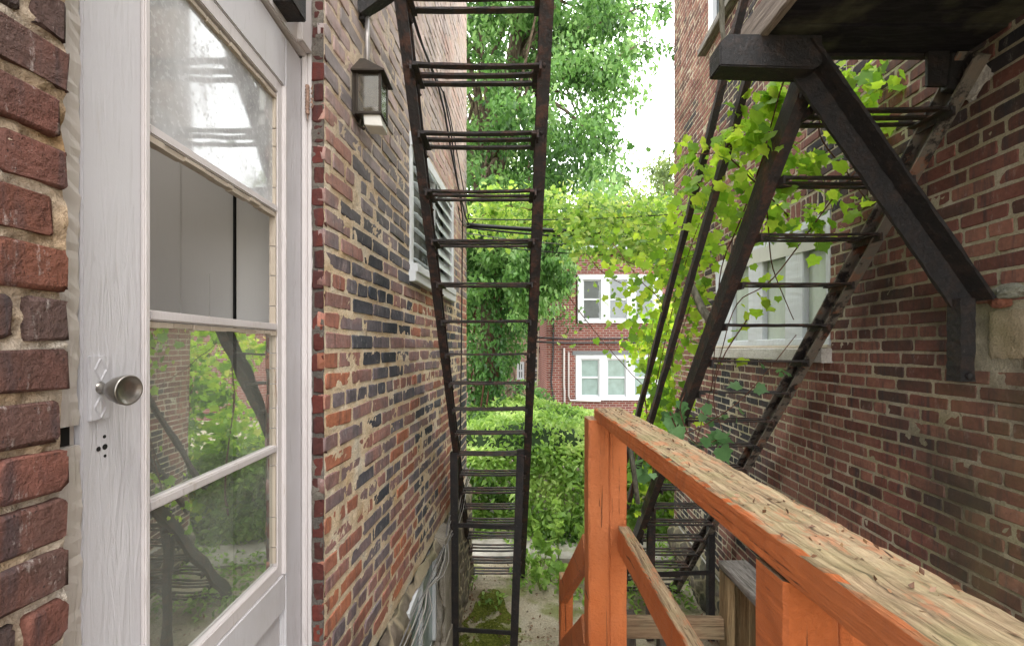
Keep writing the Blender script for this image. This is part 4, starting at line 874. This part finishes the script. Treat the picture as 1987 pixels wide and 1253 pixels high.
# ================================================================== UTILITY WIRES
GW='wires crossing the passage'
for i,(v0,v1,r,mt,sag,lab) in enumerate([(436,448,.022,BLACKRUB,.06,'thickest black cable bundle crossing between the two houses'),(441,455,.010,BLACKRUB,.10,'black wire hanging just below the thick cable bundle'),(470,492,.006,BLACKRUB,.10,'lowest thin dark wire crossing the passage'),(425,415,.006,BLACKRUB,.05,'uppermost thin wire crossing among yellow green vines'),(452,463,.005,GREYCAB,.15,'grey wire slung under the black bundle')]):
    a=Vector(P(904,v0,4.42)); b_=Vector(P(1316,v1,5.1)); m=MB(); m.tube([a.lerp(b_,t)-Vector((0,0,sag*4*t*(1-t)*.6)) for t in np.linspace(0,1,14)],r,6); o=mesh('utility_wire',m,mt,smooth=True); tag(o,lab,'cable',GW)
# ================================================================== TREES
def tree(name,label,base,trunkpts,r0,clc,n,rad,lsize,mat_,kind='rhomb',group=None,seed=1,limbs=10,flat=.75,droop=.5,branch_r=.05,cat='tree'):
    t=thing(name,label,cat,base,group); m=MB(); m.tube(trunkpts,r0,12,r2=r0*.45,jit=.06); mesh('trunk',m,BARK,t,smooth=True)
    rr=random.Random(seed); cl=list(clc)
    for c in rr.sample(cl,min(limbs,len(cl))):
        s=Vector(trunkpts[rr.randrange(len(trunkpts)//2,len(trunkpts))]); e=Vector(c); mid=s.lerp(e,.5)+Vector((rr.uniform(-.2,.2),rr.uniform(-.2,.2),rr.uniform(.0,.35)))*((e-s).length*.3)
        m=MB(); m.tube([s,s.lerp(mid,.5)+Vector((rr.uniform(-.05,.05),0,.05)),mid,mid.lerp(e,.5)+Vector((0,0,rr.uniform(-.06,.06))),e],branch_r,6,r2=branch_r*.2,jit=.1); mesh('branch',m,BARK,t,smooth=True)
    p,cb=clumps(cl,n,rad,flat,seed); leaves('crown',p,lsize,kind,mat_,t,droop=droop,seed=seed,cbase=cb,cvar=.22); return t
r=np.random.default_rng(21)
# big tree: crown clump centres fill the volume measured off the photo (depth 7.6-11 m)
cl=[]
while len(cl)<680:
    y=r.uniform(7.4,11.2); u=r.uniform(820,1260); v=r.uniform(-260,600)
    edge= 1290-10*max(0,(v))/10 if v<60 else (1235 if v<130 else (1205-(v-130)*.02 if v<370 else 1205-(v-370)*.55))
    edge+=18*math.sin(v*.045)+r.uniform(-25,10)
    if u>edge: continue
    if u>1180 and v<90 and r.uniform()<.45: continue
    if v>470 and u>1080 : continue
    if math.sin(u*.035+1)*math.sin(v*.03+2)>.55 and r.uniform()<.8: continue
    cl.append(P(u,v,y))
tree('large_tree','tallest leafy tree with ivy-hung trunk at the far end of the passage',(-.4,9,GZ),[(-.45,9.1,GZ),(-.42,9.05,-1),(-.36,9.0,.6),(-.42,9.1,2.2),(-.3,9.2,3.8),(.0,9.3,5.5),(.3,9.4,7.5)],.26,cl,115,.42,.115,LEAF_TREE,'oval',seed=5,limbs=34,droop=.9,branch_r=.06)
# ivy on its trunk - a plant of its own
IV=thing('climbing_ivy','dark green ivy cloaking the trunk of the tallest tree','ivy',(-.45,8.8,GZ))
m=MB()
for k in range(7):
    a=random.uniform(0,6.28); m.tube([(-.45+.3*math.cos(a+.2*j),8.95+.3*math.sin(a+.2*j),GZ+j*.45) for j in range(9)],.018,5); 
mesh('stem',m,STEM,IV)
p=[];cb=[]
for k in range(9500):
    a=r.uniform(0,6.28); z=r.uniform(-1.75,2.4); rad=.36+.16*math.sin(3*a+z*2.3)+.18*math.sin(z*2.1+1)+.25*max(0,(z+.2)/2.6); q=rad*r.uniform(.7,1.12); p.append((-.42+q*math.cos(a)*1.15,8.9+q*math.sin(a),z)); cb.append(np.clip(.5+.35*(math.sin(5*a+3*z)*math.sin(4*z+2*a)),0,1))
leaves('foliage',p,.10,'oval',LEAF_IVY,IV,droop=1.2,seed=8,cbase=cb,cvar=.25,face=(0,-.6,0))
# background trees
GT='trees beyond the yard'
def blobtree(label,u,v0,v1,ur,y,nc,n,rad,ls,mt,seed,trunk_u=None):
    rr=np.random.default_rng(seed); cs=[]
    while len(cs)<nc:
        a,b_,c_=rr.uniform(-1,1,3); q=a*a+b_*b_+c_*c_
        if q>1 or q<.12: continue
        w=1+.25*math.sin(4*b_+seed); cs.append(P(u+a*ur*w,(v0+v1)/2+b_*(v1-v0)/2,y+c_*ur/F*y*.8))
    bx,by,_=P(trunk_u or u,0,y); top=(675-v0)/F*y
    tree('background_tree',label,(bx,by,GZ),[(bx,by,GZ),(bx+.1,by,GZ+(top-GZ)*.3),(bx-.05,by+.1,GZ+(top-GZ)*.6),(bx,by,GZ+(top-GZ)*.85)],.016*y,cs,n,rad,ls,mt,'rhomb',GT,seed,limbs=8,branch_r=.0035*y)
blobtree('light green tree below the sky gap, against the right house edge',1285,308,560,75,24,60,110,1.0,.26,LEAF_FAR,3)
blobtree('round yellow green tree left of the light green one below the sky gap',1200,335,600,70,22,60,110,.9,.24,LEAF_FAR,4)
blobtree('shaded mid green tree behind the big ivy trunk',985,330,700,110,14,80,120,.6,.17,LEAF_TREE,6)
blobtree('low dark green tree in the gap between trunk and far houses',1000,735,860,60,12,30,100,.35,.11,LEAF_IVY,9)
blobtree('tall hazy tree rising behind the left house corner',930,60,560,90,17,80,110,.9,.2,LEAF_FAR,12)
# drooping branch that hangs in front of the far house
DB,cb=clumps([P(1000+ (i%7)*17+random.uniform(-8,8),470+random.uniform(0,150)-(i%7)*9,7.6+random.uniform(-.4,.4)) for i in range(46)],70,.20,.9,77)
HB=thing('hanging_branch','drooping mid green leafy bough left of the far upper window','branch',P(1050,400,7.6))
m=MB()
for k in range(6): m.tube([P(1010+k*9,380,7.7),P(1025+k*14,440,7.6),P(1030+k*15,520,7.5),P(1035+k*13,600-k*8,7.5)],.012,5,r2=.003)
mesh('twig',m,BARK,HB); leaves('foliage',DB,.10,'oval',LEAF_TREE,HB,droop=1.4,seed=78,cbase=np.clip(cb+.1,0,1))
# branches reaching right over the sky
for pts,lab,sd in (([(1150,150,8),(1200,110,8),(1250,80,8),(1310,95,8)],'thin bough reaching across the sky toward the right house',1),([(1130,60,8),(1200,30,8),(1260,10,8),(1320,-30,8)],'upper thin bough crossing the top of the sky gap',2)):
    B=thing('overhanging_bough',lab,'branch',P(*pts[0]),'boughs over the sky gap'); q=[Vector(P(*a)) for a in pts]; m=MB(); m.tube(q,.02,5,r2=.006); mesh('twig',m,BARK,B)
    cs=[]
    for i in range(26):
        t=random.uniform(.05,1)*(len(q)-1); i0=min(int(t),len(q)-2); cs.append(tuple(q[i0].lerp(q[i0+1],t-i0)+Vector((random.uniform(-.1,.1),random.uniform(-.3,.3),random.uniform(-.35,.15)))))
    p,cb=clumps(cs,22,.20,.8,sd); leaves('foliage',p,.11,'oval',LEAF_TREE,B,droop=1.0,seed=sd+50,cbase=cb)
# ================================================================== HEDGE
HE=thing('ivy_hedge','big rounded mound of bright green creeper below the far houses','hedge',(.3,7.2,GZ))
def hedge_top(x,y): return -1.18+.10*math.sin(2.3*x+1)+.08*math.sin(3.1*y)-.9*max(0,(6.35-y)/.75)**2-.35*max(0,(x-1.35)/1.0)
m=MB(); n1,n2=40,24; vs=[];fs=[]
for i in range(n1):
    for j in range(n2):
        x=-1.8+i*(4.6/(n1-1)); y=5.95+j*(3.4/(n2-1)); vs.append((x,y,max(GZ,hedge_top(x,y)-.10)))
for i in range(n1-1):
    for j in range(n2-1): a=i*n2+j; fs.append((a,a+n2,a+n2+1,a+1))
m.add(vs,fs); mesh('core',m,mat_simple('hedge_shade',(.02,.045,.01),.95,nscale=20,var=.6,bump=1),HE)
p=[];cb=[]
while len(p)<24000:
    x=r.uniform(-1.8,2.8); 
    if r.uniform()<.45: y=r.uniform(5.75,9.3); z=hedge_top(x,y)+r.uniform(-.08,.06)+.05*math.sin(9*x)*math.sin(8*y)
    else: z=r.uniform(GZ,-1.3); y=6.30-.72*math.sqrt(max(0,(-1.18-z)/.95))+r.uniform(-.16,.12)+.14*math.sin(4.3*x+2*z)*math.sin(5*z+x)
    if z<GZ: continue
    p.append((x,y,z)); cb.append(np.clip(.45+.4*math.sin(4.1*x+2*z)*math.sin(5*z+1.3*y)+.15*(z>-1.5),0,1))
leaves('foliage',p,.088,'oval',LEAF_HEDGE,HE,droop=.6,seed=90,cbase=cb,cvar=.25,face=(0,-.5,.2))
# ================================================================== WEEDS
GWD='weeds sprouting in the yard'
def weed(x,y,h,n,ls,lab,mt=LEAF_HEDGE,spread=.12,sd=0,kind='oval'):
    rr=random.Random(sd*31+int(x*100)); w=thing('weed',lab,'weed',(x,y,GZ),GWD); m=MB(); pts=[]
    for k in range(max(1,n//9)):
        dx,dy=rr.uniform(-spread,spread),rr.uniform(-spread,spread); hh=h*rr.uniform(.6,1)
        q=[Vector((x+dx*t*(1+.3*t)+rr.uniform(-.01,.01),y+dy*t,GZ+hh*t)) for t in (0,.3,.6,.85,1)]; m.tube(q,.005,5,r2=.002)
        for i in range(12):
            t=rr.uniform(.2,1)*4; i0=min(int(t),3); a=q[i0].lerp(q[i0+1],t-i0); pts.append(tuple(a+Vector((rr.uniform(-.03,.03),rr.uniform(-.03,.03),0))))
    mesh('stem',m,STEMG,w); leaves('foliage',pts,ls,kind,mt,w,droop=.25,seed=sd+200,cvar=.3); return w
WL=[(.12,4.9,.95,20,.10,'tall upright weed with long leaves just right of the left iron stair foot','oval'),(-.28,5.6,.8,14,.10,'slender weed seen through the lower treads of the left iron stair','oval'),(.34,4.75,.6,30,.09,'broad bushy weed in front of the concrete path','grape'),(.55,4.9,.65,30,.09,'leafy weed clump midway between stair foot and orange post','grape'),(.80,5.0,.55,24,.10,'weed clump nearest the orange post','grape'),(.30,4.35,.38,46,.08,'low spreading weed at the stair foot on bare dirt','grape'),(.62,4.35,.36,44,.09,'pale low weed beside the orange stair railing','grape'),(-.36,4.35,.25,16,.06,'small weed at the left house corner base','oval'),(-.38,2.92,.26,14,.07,'blue green creeper at the foot of the left iron post','grape'),(-.22,2.78,.14,16,.06,'low seedlings between the stair posts in the foreground','grape'),(.0,2.75,.12,16,.06,'low seedlings at the foreground right iron post','grape'),(1.0,5.4,1.2,40,.10,'tall weed thicket behind the far orange post','oval'),(1.5,5.6,1.3,40,.10,'dense weed thicket under the vine-covered stair','oval')]
for i,(x,y,h,n,ls,lab,kd) in enumerate(WL): weed(x,y,h,n,ls,lab,LEAF_VINE2 if 'blue' in lab else LEAF_HEDGE,.16,i,kd)
gx=r.uniform(-.3,2.0,3600); gy=r.uniform(4.0,6.2,3600); k=vnoise(gx,gy,.4,77)>-.1; gp=np.stack([gx[k],gy[k],GZ+r.uniform(.01,.10,k.sum())],-1)
o=leaves('ground_cover',gp,.06,'oval',LEAF_HEDGE,None,droop=.1,up=1.5,seed=301); tag(o,'sparse small green ground cover over the yard dirt','ground cover',kind='stuff')
# ================================================================== VINES
def stems(m,paths,r=.004):
    for pts in paths:
        q=[Vector(P(*a)) for a in pts]; sm=[]
        for i in range(len(q)-1):
            p0=q[max(i-1,0)];p1=q[i];p2=q[i+1];p3=q[min(i+2,len(q)-1)]
            for k in range(5):
                t=k/5; sm.append(.5*((2*p1)+(-p0+p2)*t+(2*p0-5*p1+4*p2-p3)*t*t+(-p0+3*p1-3*p2+p3)*t**3))
        sm.append(q[-1]); sm=[s+Vector([random.uniform(-.002,.002)]*3) for s in sm]; m.tube(sm,r,5,r2=r*.55)
def vine(name,label,base,cls,ls,mt,paths,group=None,seed=0,r=.004,scale_far=None,droop=.9):
    t=thing(name,label,'vine',base,group); rr=np.random.default_rng(seed); pts=[]
    for (u,v,y,ru,rv,n) in cls:
        for k in range(int(n*2.3)):
            a=rr.normal(0,.5,3) if rr.uniform()<.45 else rr.uniform(-1.5,1.5,3); pts.append(P(u+a[0]*ru,v+a[1]*rv,max(1.3,y+a[2]*ru/F*y*.6)))
    if paths: m=MB(); stems(m,paths,r); mesh('stem',m,STEM,t,smooth=True)
    leaves('foliage',pts,ls,'grape',mt,t,droop=droop,seed=seed,cvar=.42,up=.5,face=(-.1,-.75,.2)); return t
vine('grape_vine','bright lime vine hanging on the upper treads of the right iron stair',P(1480,300,1.9),
 [(1495,215,1.80,52,55,34),(1455,270,1.85,50,45,22),(1420,320,2.0,60,40,22),(1390,360,2.1,60,40,20),(1345,300,2.2,28,30,8),(1430,400,2.1,60,35,18),(1500,330,2.0,40,30,8),(1500,180,1.8,30,20,8),(1570,300,1.9,50,25,12),(1545,330,1.95,40,25,8),
  (1620,165,2.0,55,25,22),(1690,150,2.0,60,26,22),(1755,145,2.0,45,24,14),(1640,215,2.0,50,26,18),(1680,250,2.0,55,22,14),(1715,290,1.95,25,20,6),(1590,430,2.2,70,28,18),(1650,400,2.1,60,25,12),(1530,430,2.2,45,25,9),(1490,455,2.2,30,18,6),(1700,330,2.0,25,14,3),(1500,560,2.4,60,50,7),(1430,640,2.5,40,50,5)],
 .060,LEAF_VINE,[[(1850,60,1.7),(1600,60,1.55),(1555,100,1.56),(1520,160,1.6),(1500,230,1.75),(1480,300,1.85)],[(1560,170,2),(1620,215,2),(1700,180,2),(1770,160,2),(1800,175,1.8)],[(1530,420,2.2),(1440,330,2),(1400,300,2),(1330,300,2.3)],[(1500,250,1.9),(1440,420,2.1),(1400,520,2.3),(1390,640,2.5),(1380,760,2.6)],[(1690,300,2.),(1620,380,2.1),(1500,540,2.3),(1430,590,2.4),(1395,700,2.5),(1350,860,2.7)],[(1480,330,2),(1490,430,2.1),(1500,520,2.3),(1540,620,2.4)],[(1560,100,1.8),(1600,180,1.9),(1590,260,1.9),(1640,330,2.0),(1690,400,2.1)],[(1450,620,2.4),(1400,700,2.4),(1385,780,2.5),(1410,850,2.5)]],seed=1)
vine('grape_vine','yellow green vine mass climbing the two slanting handrails',P(1330,500,2.8),
 [(1345,440,2.7,45,40,28),(1315,500,2.9,50,36,32),(1265,470,3.2,60,40,34),(1295,540,3.1,45,30,24),(1235,540,3.4,40,40,22),(1250,600,3.3,35,30,16),(1340,560,2.7,35,40,22),(1330,640,2.8,35,40,18),(1295,700,3.1,35,35,26),(1290,760,3.1,30,30,26),(1250,660,3.3,30,40,18),(1380,470,2.5,35,30,14),(1350,390,2.6,45,25,18),(1310,790,3.1,30,22,16),(1240,920,3.3,22,40,14),(1240,970,3.5,25,40,16),(1200,610,3.6,30,40,5)],
 .058,LEAF_VINE,[[(1240,900,3.3),(1270,760,3.1),(1300,620,2.9),(1340,480,2.7),(1380,380,2.5)],[(1200,500,3.6),(1260,520,3.2),(1330,500,2.8),(1420,470,2.4)],[(1225,960,3.2),(1240,850,3.1),(1290,740,2.9),(1350,560,2.7)],[(1180,460,3.8),(1240,540,3.3),(1290,600,3.0),(1300,720,3)],[(1100,570,3.8),(1160,650,3.7),(1240,740,3.4),(1275,760,3.2)]],seed=2)
vine('grape_vine','grey green leaves trailing over the lowest treads by the orange rail',P(1400,800,2.6),
 [(1330,855,2.45,20,14,3),(1385,855,2.4,24,14,4),(1420,800,2.5,30,14,3),(1310,800,2.6,18,20,4),(1250,905,2.6,22,14,5),(1500,720,2.45,30,16,2),(1440,745,2.5,25,12,1),(1360,790,2.6,30,30,1)],.080,LEAF_VINE2,[[(1330,760,2.6),(1320,800,2.5),(1350,860,2.4),(1400,850,2.4)],[(1300,800,2.6),(1330,840,2.5),(1420,790,2.5),(1480,730,2.45),(1545,650,2.4)]],seed=3,droop=.3)
WV=[]
for i in range(54): u=910+i*7.6; WV.append((u+random.uniform(-8,8),395+38*random.random()+ (14 if u>1100 else 0)+20*math.sin(i*.6),5.0+random.uniform(-.4,1.2),34,30,36))
for i in range(36): u=1105+i*5.6; WV.append((u,462+random.uniform(-30,30)+max(0,u-1230)*.4,4.8+random.uniform(-.6,.8),30,22,16 if u<1220 else 26))
for u,v in ((1150,560),(1110,600),(1180,560),(1210,640),(1190,700),(1100,660)): WV.append((u,v,4.6,25,24,2))
vine('wire_vine','yellow green creeper smothering the wires across the passage',P(1100,430,5),WV,.056,LEAF_WIRE,[[(905,440,4.6),(980,400,4.9),(1080,420,5),(1180,430,5),(1300,440,5)],[(930,395,5.2),(1050,440,5),(1150,400,5),(1250,460,5)],[(1100,430,5),(1160,520,4.6),(1230,560,4.6)]],seed=6,r=.006,droop=.5)
TH=thing('vine_thicket','tall bright leafy thicket just beyond the right house corner','shrub',(2.3,6.0,GZ)); p=[]
m=MB()
for k in range(9): 
    x0,y0=1.75+k*.17,5.6+(k%3)*.3; m.tube([(x0,y0,GZ),(x0+.05,y0,GZ+.9),(x0-.05,y0+.05,GZ+1.8),(x0+.05,y0,GZ+2.7)],.014,5,r2=.005)
mesh('stem',m,STEM,TH)
cs=[(r.uniform(1.72,3.3),r.uniform(5.35,6.6),r.uniform(-2.2,.55)) for _ in range(90)]; p,cb=clumps(cs,55,.26,.9,55); leaves('foliage',p,.085,'grape',LEAF_VINE,TH,droop=.8,seed=56,cbase=cb)
HV=thing('vine_tendril','lone dark tendril with two leaves crossing the white sky gap','vine',P(1270,290,4.9))
m=MB(); stems(m,[[(1222,274,4.9),(1255,286,4.9),(1285,292,5),(1316,294,5.05)],[(1297,295,5),(1301,320,5)]],.005); mesh('stem',m,STEM,HV)
leaves('foliage',[P(1228,281,4.9),P(1258,287,4.9),P(1286,294,4.95),P(1289,291,4.95)],.09,'grape',LEAF_IVY,HV,droop=1,seed=5)
m=MB(); m.tube([P(1338,548,2.55),P(1352,575,2.5),P(1362,600,2.45),P(1378,622,2.42)],.020,8,r2=.022,jit=.12); o=mesh('dead_branch',m,BRANCH); tag(o,'thick broken grey branch lodged against the right stair stringer','branch')
for pts,lab in (([(1400,-60,2.1),(1400,20,2.15),(1402,60,2.15),(1408,92,2.15)],'gnarled grey vine stem above the dark beam end'),([(1222,850,2.4),(1228,900,2.4),(1238,975,2.5)],'short grey vine stem behind the far orange post')):
    m=MB(); m.tube([P(*a) for a in pts],.014,7,r2=.012,jit=.2); o=mesh('old_vine_stem',m,BRANCH); tag(o,lab,'vine stem','old grey vine stems')
# ================================================================== CAMERA, LIGHT
cam=bpy.data.cameras.new('camera'); co=bpy.data.objects.new('camera',cam); col.objects.link(co)
co.location=(0,0,0); co.rotation_euler=(math.radians(90),0,0); cam.sensor_width=36; cam.lens=F/1987*36; cam.clip_end=500; cam.clip_start=.02
cam.shift_x=(993.5-988)/1987; cam.shift_y=(675-626.5)/1987
bpy.context.scene.camera=co
SE,SA=math.radians(62),math.radians(150)
w=bpy.data.worlds.new('World'); bpy.context.scene.world=w; w.use_nodes=True; nt=w.node_tree; nt.nodes.clear()
sky=nt.nodes.new('ShaderNodeTexSky'); sky.sky_type='NISHITA'; sky.sun_disc=False; sky.sun_elevation=SE; sky.sun_rotation=SA; sky.dust_density=6; sky.air_density=1.0
hs=nt.nodes.new('ShaderNodeMix'); hs.data_type='RGBA'; hs.inputs[0].default_value=.85; hs.inputs[7].default_value=(40,40.2,41,1)
bg=nt.nodes.new('ShaderNodeBackground'); bg.inputs[1].default_value=.15; out=nt.nodes.new('ShaderNodeOutputWorld')
nt.links.new(sky.outputs[0],hs.inputs[6]); nt.links.new(hs.outputs[2],bg.inputs[0]); nt.links.new(bg.outputs[0],out.inputs[0])
sl=bpy.data.lights.new('sun','SUN'); sl.energy=1.5; sl.angle=math.radians(14); sl.color=(1,.96,.9); so=bpy.data.objects.new('sun',sl); col.objects.link(so)
d_=Vector((math.sin(SA)*math.cos(SE),math.cos(SA)*math.cos(SE),math.sin(SE))); so.rotation_euler=d_.to_track_quat('Z','Y').to_euler()
sc=bpy.context.scene; sc.view_settings.view_transform='Standard'; sc.view_settings.look='None'; sc.view_settings.exposure=0
sc.cycles.max_bounces=8; sc.cycles.diffuse_bounces=5; sc.cycles.transparent_max_bounces=12; sc.cycles.caustics_reflective=False; sc.cycles.caustics_refractive=False; sc.cycles.sample_clamp_indirect=8
